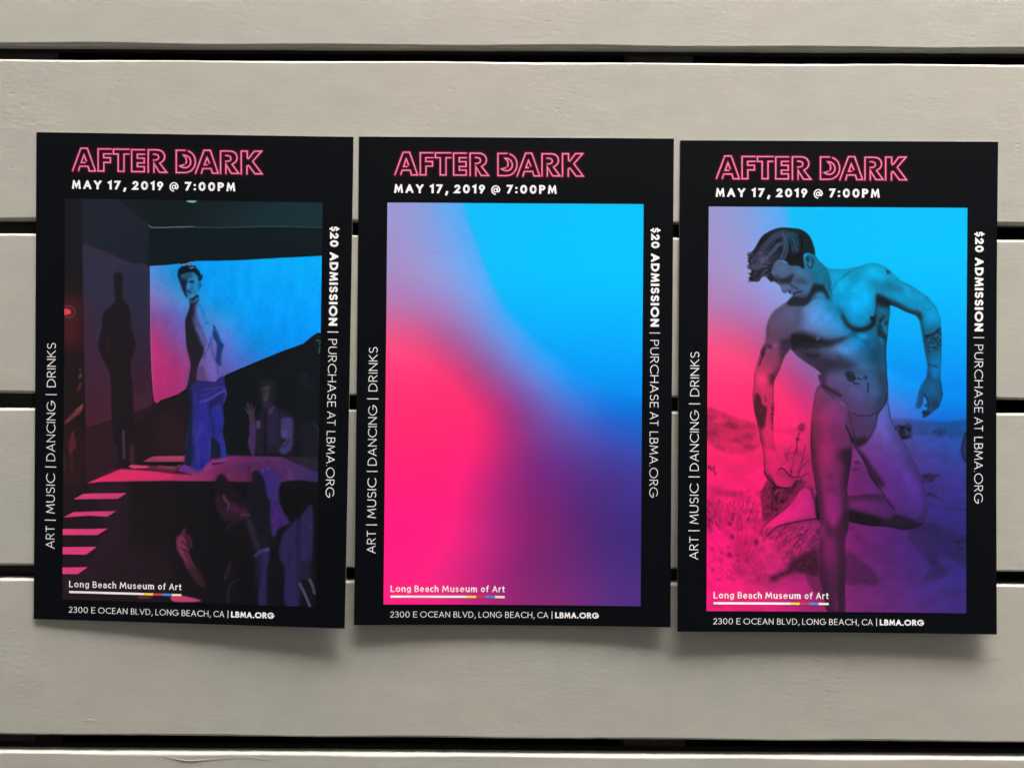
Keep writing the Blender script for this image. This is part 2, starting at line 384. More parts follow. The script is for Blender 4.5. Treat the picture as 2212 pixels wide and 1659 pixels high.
    dark(poly(zg([(1300,60),(1420,180),(1420,440),(1400,560),(1350,500),(1370,330),(1330,160)]), 7), .35, thigh)
    dark(poly(zg([(1000,480),(1120,500),(1240,560),(1340,520),(1390,560),(1300,620),(1150,600)]), 7), .38, thigh)
    dark(poly(zd([(640,1120),(700,1190),(820,1380),(960,1640),(1080,1640),(900,1380),(800,1230),(700,1150)]), 5), .62, thigh)
    dark(blur(stroke(zd([(670,1165),(760,1260),(830,1400),(900,1550)]) + zg([(800,140),(880,255),(930,335),(1020,450)]), 9, 4), 2), .75, thigh)
    dark(poly(zd([(1120,560),(1170,820),(1330,1080),(1540,1500),(1450,1500),(1280,1150),(1120,900)]), 8), .25, thigh)
    dark(stroke(zd([(1112,560),(1175,830),(1330,1075),(1440,1280),(1540,1500)]), 5, 3), .4, thigh)
    # standing leg
    setv(leg, .66)
    lite(poly(zd([(300,500),(420,620),(360,800),(330,1000),(400,1200),(420,1500),(440,1659),(300,1659),(250,1300),(230,1000),(260,700)]), 12), .80, .8, leg)
    lite(poly(ze([(1620,1250),(1740,1200),(1830,1400),(1800,1600),(1720,1600),(1660,1450)]), 9), .92, .8, leg)
    lite(poly(zf([(1640,200),(1760,150),(1820,350),(1780,480),(1700,480),(1640,350)]), 8), .90, .7, leg)
    lite(poly(zf([(1600,700),(1680,680),(1740,900),(1740,1100),(1620,1050),(1580,880)]), 9), .72, .6, leg)
    dark(poly(ze([(1400,200),(1470,600),(1520,900),(1580,1300),(1580,1600),(1500,1600),(1450,1100),(1400,700)]), 6), .42, leg)
    dark(poly(zd([(90,800),(230,820),(250,1000),(160,1300),(90,1100)]), 10), .18, leg)
    dark(poly(zd([(470,1180),(640,1160),(650,1300),(600,1640),(500,1640),(540,1400),(440,1300)]), 8), .42, leg)
    dark(poly(ze([(1850,650),(1980,620),(1960,900),(1930,1300),(1950,1659),(1860,1659),(1850,1200),(1880,950)]), 6), .38, leg)
    dark(poly(ze([(1640,960),(1720,930),(1730,1020),(1660,1050)]), 6), .22, leg)
    dark(poly(zf([(1800,340),(1940,260),(1930,520),(1890,680),(1900,950),(1880,1300),(1870,1600),(1780,1600),(1790,1000),(1760,700),(1740,520)]), 7), .40, leg)
    dark(poly(zf([(1510,700),(1600,650),(1600,900),(1640,1200),(1720,1600),(1600,1600),(1500,1150)]), 7), .35, leg)
    dark(poly(zf([(1600,400),(1680,420),(1740,560),(1720,620),(1640,600)]), 5), .25, leg)
    dark(poly(zf([(1500,1000),(1900,1050),(1900,1620),(1600,1620)]), 18), .25, leg)
    lite(stroke(zf([(1762,1380),(1768,1480),(1778,1590)]), 6, 3), .72, .6, leg)
    dark(stroke(zc([(1110,860),(1040,950),(1010,1100),(990,1270),(975,1450),(970,1640)]) + ze([(1430,800),(1462,1000),(1495,1200),(1515,1400)]), 6, 3), .35, leg)
    # torso base
    hip = poly(zc([(1105,870),(1320,1050),(1420,1130),(1470,1230),(1440,1420),(1520,1600),(1510,1659),(975,1659),(985,1300),(1020,1000)]), 3)
    setv(torso*(1-hip), .60)
    lite(poly(zc([(1060,960),(1300,1060),(1280,1250),(1180,1400),(1000,1350)]), 14), .62, .4, leg)
    lite(poly(zc([(1180,1180),(1300,1080),(1430,1220),(1440,1400),(1300,1400),(1200,1300)]), 14), .84, .6, leg)
    T = torso
    # cyan side chest and shoulder
    lite(poly(za([(1150,660),(1500,660),(1800,600),(2000,700),(2150,900),(2000,1100),(1830,1150),(1800,1400),(1600,1450),(1420,1350),(1250,1100),(1180,900)]), 10), .80, .9, T)
    lite(poly(za([(1240,760),(1460,680),(1700,640),(1860,640),(1960,720),(1800,960),(1780,1160),(1640,1300),(1480,1260),(1300,1060)]), 18), .90, .7, T)
    lite(poly(za([(1560,880),(1700,880),(1740,1060),(1660,1250),(1560,1240),(1500,1120),(1560,1000)]), 16), 1.02, .9, T)
    lite(poly(za([(1320,860),(1420,850),(1440,940),(1360,980)]), 12), 1.0, .7, T)
    lite(poly(za([(1680,700),(1780,680),(1850,740),(1780,790),(1690,780)]), 14), .98, .7, T)
    dark(poly(za([(1480,740),(1640,700),(1600,830),(1540,860)]), 12), .16, T)
    dark(poly(za([(1740,780),(2000,800),(2160,940),(1960,960),(1800,920)]), 14), .20, T)
    dark(stroke(za([(1245,1010),(1245,930),(1300,850),(1400,760),(1490,700)]), 6, 4), .26, T)
    lite(stroke(za([(1225,1010),(1232,930),(1290,850),(1380,770)]), 5, 4), .95, .5, T)
    dark(poly(za([(1160,890),(1190,900),(1240,1040),(1215,1070),(1170,980)]), 3), .2, T)
    # breast underside rim
    dark(poly(za([(1310,1160),(1380,1200),(1420,1300),(1500,1400),(1620,1430),(1740,1390),(1800,1270),(1845,1240),(1830,1400),(1720,1480),(1560,1490),(1440,1430),(1360,1320)]), 9), .50, T)
    dark(blur(stroke(za([(1390,1290),(1440,1390),(1520,1450),(1630,1472),(1740,1440),(1810,1370),(1835,1280)]), 12, 5), 3), .80, T)
    dark(poly(za([(1760,1290),(1820,1280),(1815,1350),(1770,1340)]), 2), .75, T)
    lite(poly(za([(1770,1262),(1810,1258),(1812,1285),(1780,1285)]), 1), .85, .8, T)
    dark(stroke(za([(1848,1090),(1845,1190),(1840,1300)]), 7, 3), .6, T)
    # flank under raised arm
    fl = poly(za([(1850,1150),(2020,1160),(2010,1400),(1985,1659),(1840,1659),(1840,1420)]), 3)
    lite(fl, .46, .8, T)
    for pts in [[(1900,1340),(1940,1300)],[(1890,1360),(1915,1430)],[(1960,1400),(1990,1370)],[(1870,1420),(1880,1540)],[(1945,1500),(1965,1590)],[(1900,1480),(1925,1560)]]:
        dark(stroke(za(pts), 9, 4), .5, T)
    for pts in [[(1920,1390),(1950,1430)],[(1960,1450),(1975,1520)],[(1900,1220),(1950,1230)],[(1905,1600),(1920,1650)]]:
        lite(stroke(za(pts), 9, 5), .72, .7, T)
    # left side chest
    lite(poly(za([(860,1160),(1000,1040),(1200,1100),(1330,1200),(1420,1400),(1520,1500),(1350,1560),(1000,1520),(820,1420),(820,1250)]), 8), .74, .9, T)
    lite(poly(za([(930,1220),(1100,1180),(1280,1300),(1360,1440),(1200,1460),(1000,1400),(900,1320)]), 16), .86, .85, T)
    lite(poly(za([(980,1080),(1060,1040),(1160,1060),(1120,1180),(1020,1180)]), 9), .88, .7, T)
    dark(poly(za([(800,1200),(870,1240),(840,1400),(720,1440),(700,1340)]), 14), .25, T)
    dark(poly(za([(680,1560),(860,1490),(1050,1540),(1250,1600),(1450,1570),(1560,1500),(1500,1640),(1300,1700),(900,1700),(700,1700)]), 7), .45, T)
    dark(poly(zc([(680,200),(860,190),(1060,270),(1200,300),(1440,250),(1300,330),(1150,350),(900,330),(780,360),(720,420),(690,300)]), 7), .64, T)
    dark(blur(stroke(zc([(700,215),(860,240),(1080,290),(1250,310),(1440,250)]), 10, 6), 4), .45, T)
    lite(poly(zc([(1060,225),(1095,232),(1060,280),(1040,268)]), 1), .62, .8, T)
    # belly
    dark(poly(zc([(700,380),(820,320),(1000,340),(1150,480),(1300,560),(1500,560),(1600,620),(1450,670),(1250,690),(1110,740),(900,580)]), 10), .50, T)
    lite(poly(zc([(940,400),(1060,420),(1040,460),(950,450)]), 6), .42, .8, T)
    dark(blur(stroke(zc([(920,470),(1000,490),(1070,480)]), 10, 6), 3), .5, T)
    dark(stroke(zc([(900,380),(980,360),(1080,370)]), 8, 6), .4, T)
    lite(poly(zc([(1250,370),(1420,290),(1560,240),(1680,290),(1600,420),(1500,470),(1300,440)]), 11), .88, .85, T)
    lite(poly(zc([(1600,200),(1700,190),(1740,240),(1640,280)]), 6), .98, .7, T)
    dark(blur(stroke(zc([(1540,200),(1620,270),(1700,300),(1740,360)]), 8, 5), 3), .2, T)
    dark(poly(zc([(1740,370),(1930,340),(1970,500),(1900,700),(1760,580)]), 12), .32, T)
    dark(poly(zc([(1180,480),(1400,450),(1480,560),(1350,620),(1180,590)]), 12), .30, T)
    dark(poly(zc([(1080,660),(1400,690),(1900,680),(1960,720),(1700,750),(1200,720)]), 9), .18, T)
    dark(poly(zc([(1080,740),(1180,740),(1180,860),(1350,960),(1390,1020),(1280,990),(1120,890)]), 5), .42, T)
    lite(poly(zc([(1200,720),(1400,700),(1420,800),(1300,880),(1200,820)]), 14), .62, .5, T)
    lite(poly(zc([(1430,900),(1560,900),(1640,980),(1560,1080),(1440,1020)]), 16), .70, .55, T)
    dark(blur(stroke(zc([(1110,880),(1180,960),(1290,1045)]), 4, 3), 1), .45)
    dark(stroke(zc([(1140,880),(1240,950),(1370,1015)]), 8, 5), .42, T)
    dark(poly(zc([(1850,750),(1990,700),(2000,950),(1960,1100),(1850,1230),(1780,1200),(1900,1000)]), 10), .40, T)
    dark(stroke(zb([(1112,1080),(1096,1200),(1090,1350),(1098,1500),(1110,1655)]), 8, 4), .5, T)
    dark(stroke(zd([(1112,250),(1118,420),(1090,520),(1060,600),(980,700),(950,830)]), 9, 5), .42, T)
    # tattoo on the belly
    for pts, w in [([(1440,740),(1450,705),(1500,700),(1540,720)], 5), ([(1600,780),(1640,800)], 5), ([(1560,850),(1610,855)], 5), ([(1680,780),(1690,760),(1720,765),(1720,785),(1690,800)], 4), ([(1735,840),(1738,900),(1730,960)], 5), ([(1560,790),(1540,830),(1570,860)], 4)]:
        dark(stroke(zc(pts), w, 1.5), .6, T)
    dark(poly(zc([(1440,730),(1500,720),(1560,750),(1570,800),(1500,830),(1460,800)]), 2), .68, T)
    # brief
    bf = poly(zc([(1485,1225),(1600,1270),(1730,1280),(1860,1240),(1840,1400),(1790,1520),(1740,1600),(1640,1640),(1560,1600),(1500,1500),(1445,1420),(1440,1300)]), 2)
    lite(bf, .56, .9)
    dark(poly(zc([(1500,1570),(1600,1580),(1720,1560),(1700,1650)]) + zd([(700,1150),(650,1080)]), 4), .6)
    dark(blur(stroke(zc([(1485,1225),(1510,1360),(1560,1580)]), 5, 3), 1), .30)
    dark(blur(stroke(zc([(1540,1255),(1640,1280),(1760,1275),(1840,1240)]), 5, 3), 1), .42)
    dark(stroke(zc([(1445,1420),(1500,1540),(1530,1640)]), 6, 2), .65)
    dark(stroke(zc([(1860,1240),(1840,1400),(1790,1520),(1720,1620)]), 5, 3), .42)
    # neck, jaw shadow, face
    setv(face, .54)
    lite(poly(za([(1020,540),(1100,600),(1180,700),(1200,840),(1100,820),(1000,700)]), 9), .58, .8, face)
    lite(poly(za([(520,570),(600,580),(640,650),(560,720),(500,650)]), 8), .60, .8, face)
    lite(poly(za([(700,640),(860,660),(940,720),(860,780),(740,720)]), 9), .64, .8, face)
    lite(poly(za([(830,860),(930,860),(960,920),(880,960)]), 7), .62, .7, face)
    dark(poly(za([(560,800),(650,770),(740,720),(720,790),(690,850),(600,850),(545,830)]), 4), .72, face)
    dark(poly(za([(760,800),(880,810),(930,860),(830,850),(770,840)]), 6), .45, face)
    dark(poly(za([(430,760),(540,770),(560,830),(520,850),(440,830)]), 5), .55, face)
    dark(blur(stroke(za([(680,870),(740,900),(790,930)]), 7, 4), 2), .42, face)
    lite(poly(za([(580,890),(680,880),(680,920),(610,960),(585,930)]), 4), .66, .8, face)
    dark(poly(za([(655,950),(700,960),(690,985),(660,975)]), 2), .7, face)
    dark(blur(stroke(za([(735,1000),(780,972),(850,962)]), 5, 2), 1), .75, face)
    lite(poly(za([(700,930),(760,930),(780,950),(710,975)]), 3), .55, .6, face)
    lite(poly(za([(790,990),(860,975),(880,1010),(800,1020)]), 4), .52, .7, face)
    jaw = [(735,1015),(690,1060),(640,1115),(590,1152),(740,1160),(860,1162),(940,1120),(985,1040),(1005,950),(1025,850),(1000,860),(960,960),(900,1030),(800,1030)]
    setv(poly(za(jaw), 3), .16)
    dark(poly(za([(1010,880),(1080,870),(1150,890),(1220,1040),(1190,1060),(1120,970),(1020,990),(985,1020)]), 4), .75)
    lite(poly(za([(1040,980),(1120,975),(1180,1040),(1060,1050)]), 4), .80, .7)
    lite(blur(stroke(za([(1165,890),(1200,960),(1240,1040)]), 6, 3), 1), .74, .6)
    lite(stroke(za([(820,1010),(900,1020)]), 10, 6), .34, .6)
    # hair
    hair = poly(za([(1020,480),(1012,390),(965,260),(905,185),(820,137),(700,120),(560,115),(440,150),(350,200),(300,245),(250,330),(210,400),(155,465),(132,530),(145,600),(172,700),(158,745),(148,815),(200,830),(275,825),(312,780),(355,762),(400,800),(445,838),(470,780),(440,720),(455,640),(500,560),(545,545),(640,570),(690,620),(790,620),(870,660),(880,600),(870,480),(930,450),(990,470)]), 0)
    setv(hair, .12)
    lite(poly(za([(340,300),(440,200),(600,160),(640,260),(600,330),(480,330),(380,420)]), 9), .36, .8, hair)
    lite(poly(za([(660,200),(760,220),(830,330),(820,430),(700,440),(660,330)]), 9), .42, .8, hair)
    lite(poly(za([(330,420),(480,340),(540,420),(540,540),(430,600),(330,560)]), 10), .27, .7, hair)
    dark(poly(za([(580,420),(700,450),(860,440),(870,600),(700,600),(590,520)]), 8), .6, hair)
    rr = np.random.RandomState(19)
    for k in range(40):
        x = rr.uniform(660, 850); y = rr.uniform(200, 330)
        dark(stroke(za([(x,y),(x+8,y+70),(x-6,y+rr.uniform(120,190))]), rr.uniform(2, 4), 1), .7, hair)
        x = rr.uniform(340, 600); y = rr.uniform(190, 400)
        dark(stroke(za([(x,y),(x-60,y+30),(x-110,y+80)]), rr.uniform(2, 4), 1), .65, hair)
    r = np.random.RandomState(9)
    for k in range(70):       # combed strands, back and over
        f = k/69
        p = [(610-40*f,170+30*f),(520-120*f,215+70*f),(400-120*f,330+110*f),(350-130*f,420+160*f)]
        j1, j2 = r.uniform(-34, 34), r.uniform(-30, 40); p = [(a+j1+r.uniform(-8,8), b+j2+r.uniform(-8,8)) for a, b in p]
        lite(stroke(za(p), r.uniform(1.2, 2), 1.4), r.uniform(.16, .52), .6, hair)
    for k in range(60):
        f = k/59
        p = [(620+130*f,180+20*f),(650+150*f,260+40*f),(690+130*f,420+20*f)] if k % 2 else [(610-10*f,190),(640-20*f,300),(610+20*f,430),(560+20*f,540)]
        j1, j2 = r.uniform(-24, 34), r.uniform(-20, 30); p = [(a+j1+r.uniform(-10,10), b+j2+r.uniform(-8,8)) for a, b in p]
        lite(stroke(za(p), r.uniform(1.2, 2.2), 1.4), r.uniform(.16, .62), .6, hair)
    for k in range(50):
        p = [(600-5*k*.4,330),(540-k*5,330+k*6),(520-k*9,400+k*6)]
        lite(stroke(za([(a+r.uniform(-12,12), b+r.uniform(-12,12)) for a, b in p]), r.uniform(1.5, 3), 1.2), r.uniform(.3, .55), .55, hair)
    for k in range(110):       # curls at the fringe
        cx, cy = r.uniform(150, 430), r.uniform(460, 810)
        a0 = r.uniform(0, 6.28); rr = r.uniform(14, 34)
        lite(stroke(za([(cx+rr*math.cos(a0+t), cy+rr*.7*math.sin(a0+t)) for t in (0, .7, 1.4, 2.1)]), 2.6, 1.2), r.uniform(.28, .6), .7, hair)
    for k in range(26):       # stray ends outside the outline
        y = r.uniform(440, 830); x = 135+ (20 if y > 650 else 0)
        dark(stroke(za([(x+30,y),(x-6+r.uniform(-12,6),y+r.uniform(-16,16))]), 2.4, 1), .75)
    # ear
    setv(poly(za([(875,500),(930,450),(980,480),(1005,540),(995,640),(980,665),(940,650),(900,620),(870,590),(880,540)]), 1), .62)
    dark(poly(za([(905,510),(950,490),(975,520),(965,560),(930,570),(905,550)]), 2), .75)
    dark(stroke(za([(985,520),(992,580),(975,650),(940,630),(915,600)]), 5, 2), .55)
    lite(stroke(za([(940,510),(965,530),(950,550)]), 5, 2), .7, .8)
    # near-side shoulder and hanging arm
    sh = poly(za([(560,1160),(640,1150),(760,1160),(860,1165),(830,1250),(800,1400),(720,1440),(700,1540),(640,1650),(380,1659),(373,1540),(382,1430),(415,1320),(470,1230)]), 3)
    lite(sh, .52, .85)
    lite(poly(za([(600,1240),(700,1230),(760,1300),(700,1330),(620,1300)]), 11), .68, .75)
    lite(poly(za([(440,1480),(480,1500),(470,1560)]), 12), .62, .5)
    dark(poly(za([(380,1400),(440,1300),(560,1170),(480,1240),(400,1400),(390,1600)]), 5), .22, armL)
    A = armL*(1-sh)*(1-poly(zc([(700,0),(900,0),(900,400),(720,395)]), 4))
    lite(A, .64, .9)
    g2 = poly(zc([(250,600),(420,560),(480,850),(480,1300),(500,1700),(300,1700),(210,1100),(215,800)]), 20)
    lite(g2, .80, .8, armL)
    lite(poly(ze([(820,600),(960,660),(1060,800),(1000,880),(1060,1000),(1200,1050),(1110,1132),(1000,1110),(880,950),(830,800)]), 6), .88, .7, armL)
    lite(poly(zc([(250,740),(360,700),(380,860),(300,900)]), 12), .98, .6, armL)
    dark(poly(zc([(560,300),(720,260),(700,395),(620,500),(540,680),(490,790),(480,720),(560,560)]), 6), .55, armL)
    dark(poly(zc([(420,720),(500,760),(480,870),(430,850)]), 5), .55, armL)
    dark(poly(zc([(390,330),(450,340),(450,390),(400,380)]), 3), .55, armL)
    dark(poly(zc([(380,280),(340,340),(300,480),(260,620),(300,600),(350,440),(400,360)]), 4), .25, armL)
    for pts in [[(345,390),(335,450),(318,520),(300,560),(290,605)],[(370,350),(350,450),(330,500)],[(320,380),(310,450),(330,480)]]:
        dark(stroke(zc(pts), 4, 1.5), .6, armL)
    dark(stroke(zc([(222,720),(214,880),(202,1000),(214,1170),(250,1350),(290,1500),(315,1655)]) + ze([(700,280),(750,500),(790,680),(800,920)]), 6, 3), .42, armL)
    dark(stroke(zc([(482,1300),(478,1050),(480,850),(505,775),(560,660),(620,500)]), 5, 2.5), .5, armL)
    dark(stroke(ze([(800,920),(850,1000),(900,1050),(940,1100),(1040,1128),(1115,1132)]), 5, 1.2), .8)
    dark(stroke(ze([(860,960),(910,1020),(950,1095)]), 4, 1.2), .7)
    dark(stroke(ze([(985,885),(1040,868),(1080,900),(1130,960),(1190,985)]), 3.4, 1), .75)
    dark(stroke(ze([(985,890),(970,940),(1000,970)]), 2.5, 1), .4)
    tat = poly(zc([(240,985),(300,1010),(330,1130),(390,1170),(380,1300),(360,1430),(310,1460),(270,1380),(225,1200),(225,1080)]), 2)
    dots = np.clip(noise(5, 21)*2.4-.62, 0, 1)
    dark(tat, .66, armL); lite(tat*np.clip(noise(4, 23)*5-3.6, 0, 1), .6, .8, armL)
    t2 = poly(zc([(460,1130),(485,1120),(485,1460),(445,1440),(430,1300)]), 2)
    dark(t2*dots, .62, armL)
    dark(poly(zc([(350,1020),(385,1040),(385,1100),(350,1090)]), 2)*dots, .5, armL)
    dark(poly(zc([(280,1480),(330,1460),(360,1659),(300,1659)]), 5), .32, armL)
    # far arm, raised behind
    lite(armR*(1-poly(za([(1500,400),(1900,500),(1960,1000),(1900,1400),(1500,1400)]), 14)), .72, .9)
    lite(poly(zb([(900,200),(1060,200),(1140,300),(1060,400),(900,320)]), 12), .92, .7, np.maximum(armR, T))
    lite(poly(zb([(1200,400),(1420,460),(1620,620),(1560,700),(1300,560),(1160,480)]), 12), .84, .6, armR)
    lite(poly(zb([(1600,680),(1740,760),(1780,900),(1720,960),(1640,880)]), 14), .84, .7, armR)
    lite(poly(zb([(1080,500),(1200,520),(1260,580),(1120,580)]), 10), .84, .6, armR)
    dark(poly(zb([(1080,400),(1300,470),(1300,520),(1140,490)]), 8), .24, armR)
    dark(poly(zb([(960,560),(1040,580),(1240,660),(1400,750),(1540,785),(1575,860),(1540,910),(1480,850),(1300,800),(1140,720),(980,690)]), 5), .70, np.maximum(armR, T))
    dark(poly(zb([(960,560),(1010,560),(1140,660),(1150,740),(1100,740),(970,690)]), 5), .6, np.maximum(armR, T))
    lite(poly(zb([(975,700),(1110,740),(1130,800),(985,860)]), 6), .5, .5)
    dark(poly(zb([(1560,860),(1600,1000),(1620,1200),(1680,1500),(1690,1659),(1620,1659),(1640,1500),(1560,1050),(1530,900)]), 5), .42, armR)
    fore = poly(zb([(1560,1030),(1840,1030),(1830,1659),(1620,1659)]) + zd([(1480,0),(1900,0),(1900,800),(1400,800)][::-1]), 12)
    dark(fore, .22, armR)
    tz = poly(zb([(1610,1110),(1720,1070),(1800,1010),(1825,1100),(1825,1250),(1740,1320),(1700,1370),(1620,1250)]), 2)
    k1 = np.clip(np.abs(noise(7, 31)-.5)*9-.6, 0, 1)
    dark(tz*(1-k1*.8), .62, armR)
    dark(stroke(zb([(1610,1110),(1700,1090),(1760,1050),(1800,1010)]), 7, 2), .6, armR)
    dark(stroke(zb([(1660,1490),(1730,1500),(1770,1520)]), 5, 3), .45, armR)
    dark(stroke(zb([(1260,370),(1420,440),(1520,510),(1650,600),(1750,718),(1808,860),(1828,1050),(1830,1250),(1820,1450),(1815,1655)]), 5, 3), .30, armR)
    hd = poly(zd([(1480,240),(1860,240),(1860,800),(1440,800)]), 4, False)
    dark(hd, .12, armR)
    dark(stroke(zd([(1600,440),(1640,520),(1660,600)]), 6, 4), .45, armR)
    dark(poly(zd([(1590,650),(1700,690),(1600,760),(1560,700)]), 5), .45, armR)
    dark(poly(zd([(1720,540),(1790,560),(1760,640),(1700,600)]), 7), .35, armR)
    dark(stroke(zd([(1810,200),(1832,330),(1850,450),(1795,610)]), 6, 4), .4, armR)
    lite(poly(zd([(1490,590),(1520,590),(1515,620),(1490,620)]), 2), .8, .8, armR)
    lite(poly(zd([(1640,300),(1740,300),(1740,420),(1660,440)]), 10), .68, .6, armR)
    for pts in [[(1085,235),(1100,250),(1120,245),(1140,270)],[(1095,290),(1110,262),(1125,285)],[(1090,240),(1110,270)]]:
        dark(stroke(zb(pts), 3.5, 1.5), .5)
    # broad photographic contrast on the skin
    lite(poly(za([(900,1200),(1060,1150),(1300,1300),(1380,1460),(1200,1470),(1000,1400)]), 12), .93, .55, T)
    lite(poly(zc([(1330,380),(1440,370),(1500,440),(1400,470)]), 6), .98, .6, T)
    lite(poly(zc([(1420,290),(1540,250),(1620,300),(1560,360),(1450,340)]), 7), .86, .6, T)
    lite(poly(zb([(840,210),(940,200),(960,280),(860,300)]), 9), 1.0, .6)
    lite(poly(zb([(1640,740),(1720,780),(1740,880),(1690,930),(1650,850)]), 10), .96, .5, armR)
    lite(poly(zb([(1340,470),(1520,560),(1640,680),(1560,680),(1420,580)]), 10), .86, .5, armR)
    lite(poly(zc([(250,760),(340,740),(370,860),(300,880)]), 9), 1.02, .6, armL)
    lite(poly(zc([(330,1440),(440,1450),(450,1650),(350,1650)]), 8), .86, .5, armL)
    lite(poly(zg([(540,400),(700,370),(860,410),(900,440),(700,420)]), 6), .95, .5, calf)
    lite(poly(zf([(1660,220),(1740,220),(1780,340),(1760,440),(1700,430)]), 7), 1.0, .5, leg)
    lite(poly(zd([(250,680),(420,660),(420,760),(300,800),(200,780)]), 12), .86, .6, leg)
    lite(poly(zd([(300,1100),(380,1150),(400,1350),(300,1400),(240,1250)]), 12), .86, .5, leg)
    # skin grain
    L = blur(L, 1)
    L = L*(1+B*((noise(22, 43)-.5)*.10+(n3-.5)*.07+(noise(2.6, 41)-.5)*.07))
    lum = (G @ np.array([.3, .55, .15]))[..., None]
    Lc = L[..., None]
    body = B[..., None]
    d = np.clip(1-Lc, 0, 1)**1.4*(.28+.12*body)
    C = Lc*(G*(1-d)+d*(lum*.55+np.array([.50, .46, .50])*.45))
    C = C*(1-.03)+np.array([.05, .048, .06])*np.clip(1-Lc, 0, 1)
    return finish(C, 50)

# -------------------------------------------------------------- first sheet: painting of a figure on a lit stage
def art_stage():
    Hm = homog([(154.8,473.7),(773,479.9),(758,1444),(149.5,1430)], [(0,0),(PW,0),(PW,PH),(0,PH)])
    a = zmap(Hm,140,460,6.9125); b = zmap(Hm,400,600,9.2167); c = zmap(Hm,400,760,9.2167); d = zmap(Hm,140,700,6.9125)
    e = zmap(Hm,380,920,5.53); f = zmap(Hm,140,940,6.9125); g = zmap(Hm,460,1100,4.609); h = zmap(Hm,560,780,7.541); w = zmap(Hm,60,890,2.5925); w0 = zmap(Hm,60,290,2.765)
    C = np.zeros((PH, PW, 3)); C[:] = np.array([17, 19, 24])/255
    def col(*v): return np.array(v, float)/255
    def put(m, v, al=1.0):
        nonlocal C
        m = (m*al)[..., None]
        C = C*(1-m)+(v if isinstance(v, np.ndarray) else np.array(v, float)/255)*m
    def grad(c0, c1, p0, p1):
        Y, X = np.mgrid[0:PH, 0:PW]
        dx, dy = p1[0]-p0[0], p1[1]-p0[1]
        t = np.clip(((X-p0[0])*dx+(Y-p0[1])*dy)/(dx*dx+dy*dy), 0, 1)[..., None]
        return col(*c0)*(1-t)+col(*c1)*t
    # ceiling and back wall (dark teal)
    put(poly([(-5,-5),(820,-5),(820,560),(-5,560)], 0, False), grad((24,28,34), (12,22,28), (0,0), (500,100)))
    put(poly(w0([(820,520),(1980,525),(1975,695),(1700,690),(1300,695),(830,690),(640,540)]), 2, False), grad((17,27,31), (20,44,54), (400,10), (560,150)))
    put(poly(w0([(830,700),(1975,700),(1975,880),(830,950)]), 1, False), (11,25,31))
    put(stroke(a([(1480,525),(1520,565),(1700,570),(1900,562),(2212,552)]), 4, 1.5), (84,104,112))
    put(stroke(w0([(1100,694),(1300,696),(1500,690),(1700,686),(1970,694)]), 2.6, 1.4), (58,82,92), .8)
    put(poly(w0([(1062,520),(1095,517),(1132,519),(1118,530),(1080,529)]), 1), (122,196,160))
    # left wall upper, lit-edge lower
    put(poly(a([(385,90),(960,95),(1200,290),(1480,500),(1480,1200),(1250,1165),(860,1010),(480,850),(385,840)]), 1, False), grad((29,36,48), (24,32,46), (60,0), (240,200)))
    put(poly(a([(385,842),(470,850),(860,1015),(1100,1120),(1250,1170),(1420,1175),(1490,1230)]) + f([(1540,0),(1560,160),(1500,290),(1240,330),(860,450),(440,580),(430,0)]) , 1, False),
        grad((46,44,68), (66,30,46), (150,300), (120,720)))
    put(poly(a([(1000,1250),(1490,1230)]) + d([(1500,600),(1500,1659),(1220,1659)]), 14, False), grad((34,40,62), (48,24,40), (250,330), (250,640)), .6)
    put(poly(f([(430,580),(860,460),(1240,330),(1600,160),(2100,0),(2160,300),(2100,1040),(1540,1040),(1150,1180),(950,1270),(440,1480),(420,900)]), 2, False), grad((44,26,36), (27,22,28), (150,760), (330,800)))
    put(poly(f([(1500,300),(2100,20),(2130,1000),(1560,1020),(1380,1100),(1240,1150),(1260,500)]), 6, False), (28,22,27), .8)
    put(poly(f([(1600,420),(2060,380),(2080,960),(1650,980)]), 16), (42,25,34), .7)
    # left strip with red lamp
    put(poly(a([(60,60),(385,90)]) + d([(380,400),(400,1659)]) + f([(420,900),(440,1659),(60,1659)]), 1, False), grad((24,24,30), (30,22,25), (20,150), (20,560)))
    put(poly(d([(60,60),(380,60),(390,500),(390,900),(60,900)]), 22, False), (66,28,34), .95)
    put(stroke(d([(90,225),(170,220),(240,260),(262,315),(240,370),(180,405),(110,395)]), 5, 3), (104,54,62), .8)
    put(poly(d([(60,265),(180,275),(197,320),(185,350),(60,362)]), 2), (226,72,84))
    put(poly(d([(60,300),(120,300),(120,350),(60,350)]), 3), (206,56,72), .5)
    for q, colr in [(d([(330,1290),(350,1250),(375,1255),(350,1290)]), (104,72,74)), (d([(330,1400),(350,1340),(378,1330),(365,1390),(340,1415)]), (128,84,84)),
                    (d([(300,1620),(330,1510),(390,1495),(360,1560),(320,1640)]), (90,40,42)),
                    (f([(100,470),(200,360),(330,230),(390,180),(402,220),(360,320),(240,410),(120,510)]), (112,50,58)),
                    (f([(250,300),(330,235),(390,180),(380,240)]), (128,74,76)),
                    (f([(160,880),(200,690),(230,630),(270,760),(290,850),(230,960),(190,1020),(165,960)]), (108,40,56)),
                    (f([(220,640),(240,640),(235,700)]), (160,90,104)),
                    (f([(200,1020),(240,1040),(230,1350),(215,1380),(195,1200)]), (66,34,40)), (f([(75,1000),(100,1030),(105,1250),(85,1250)]), (62,50,52))]:
        put(poly(q, 2), colr, .9)
    put(poly(f([(80,560),(400,560),(430,1659),(60,1659)]), 20, False), (48,26,32), .45)
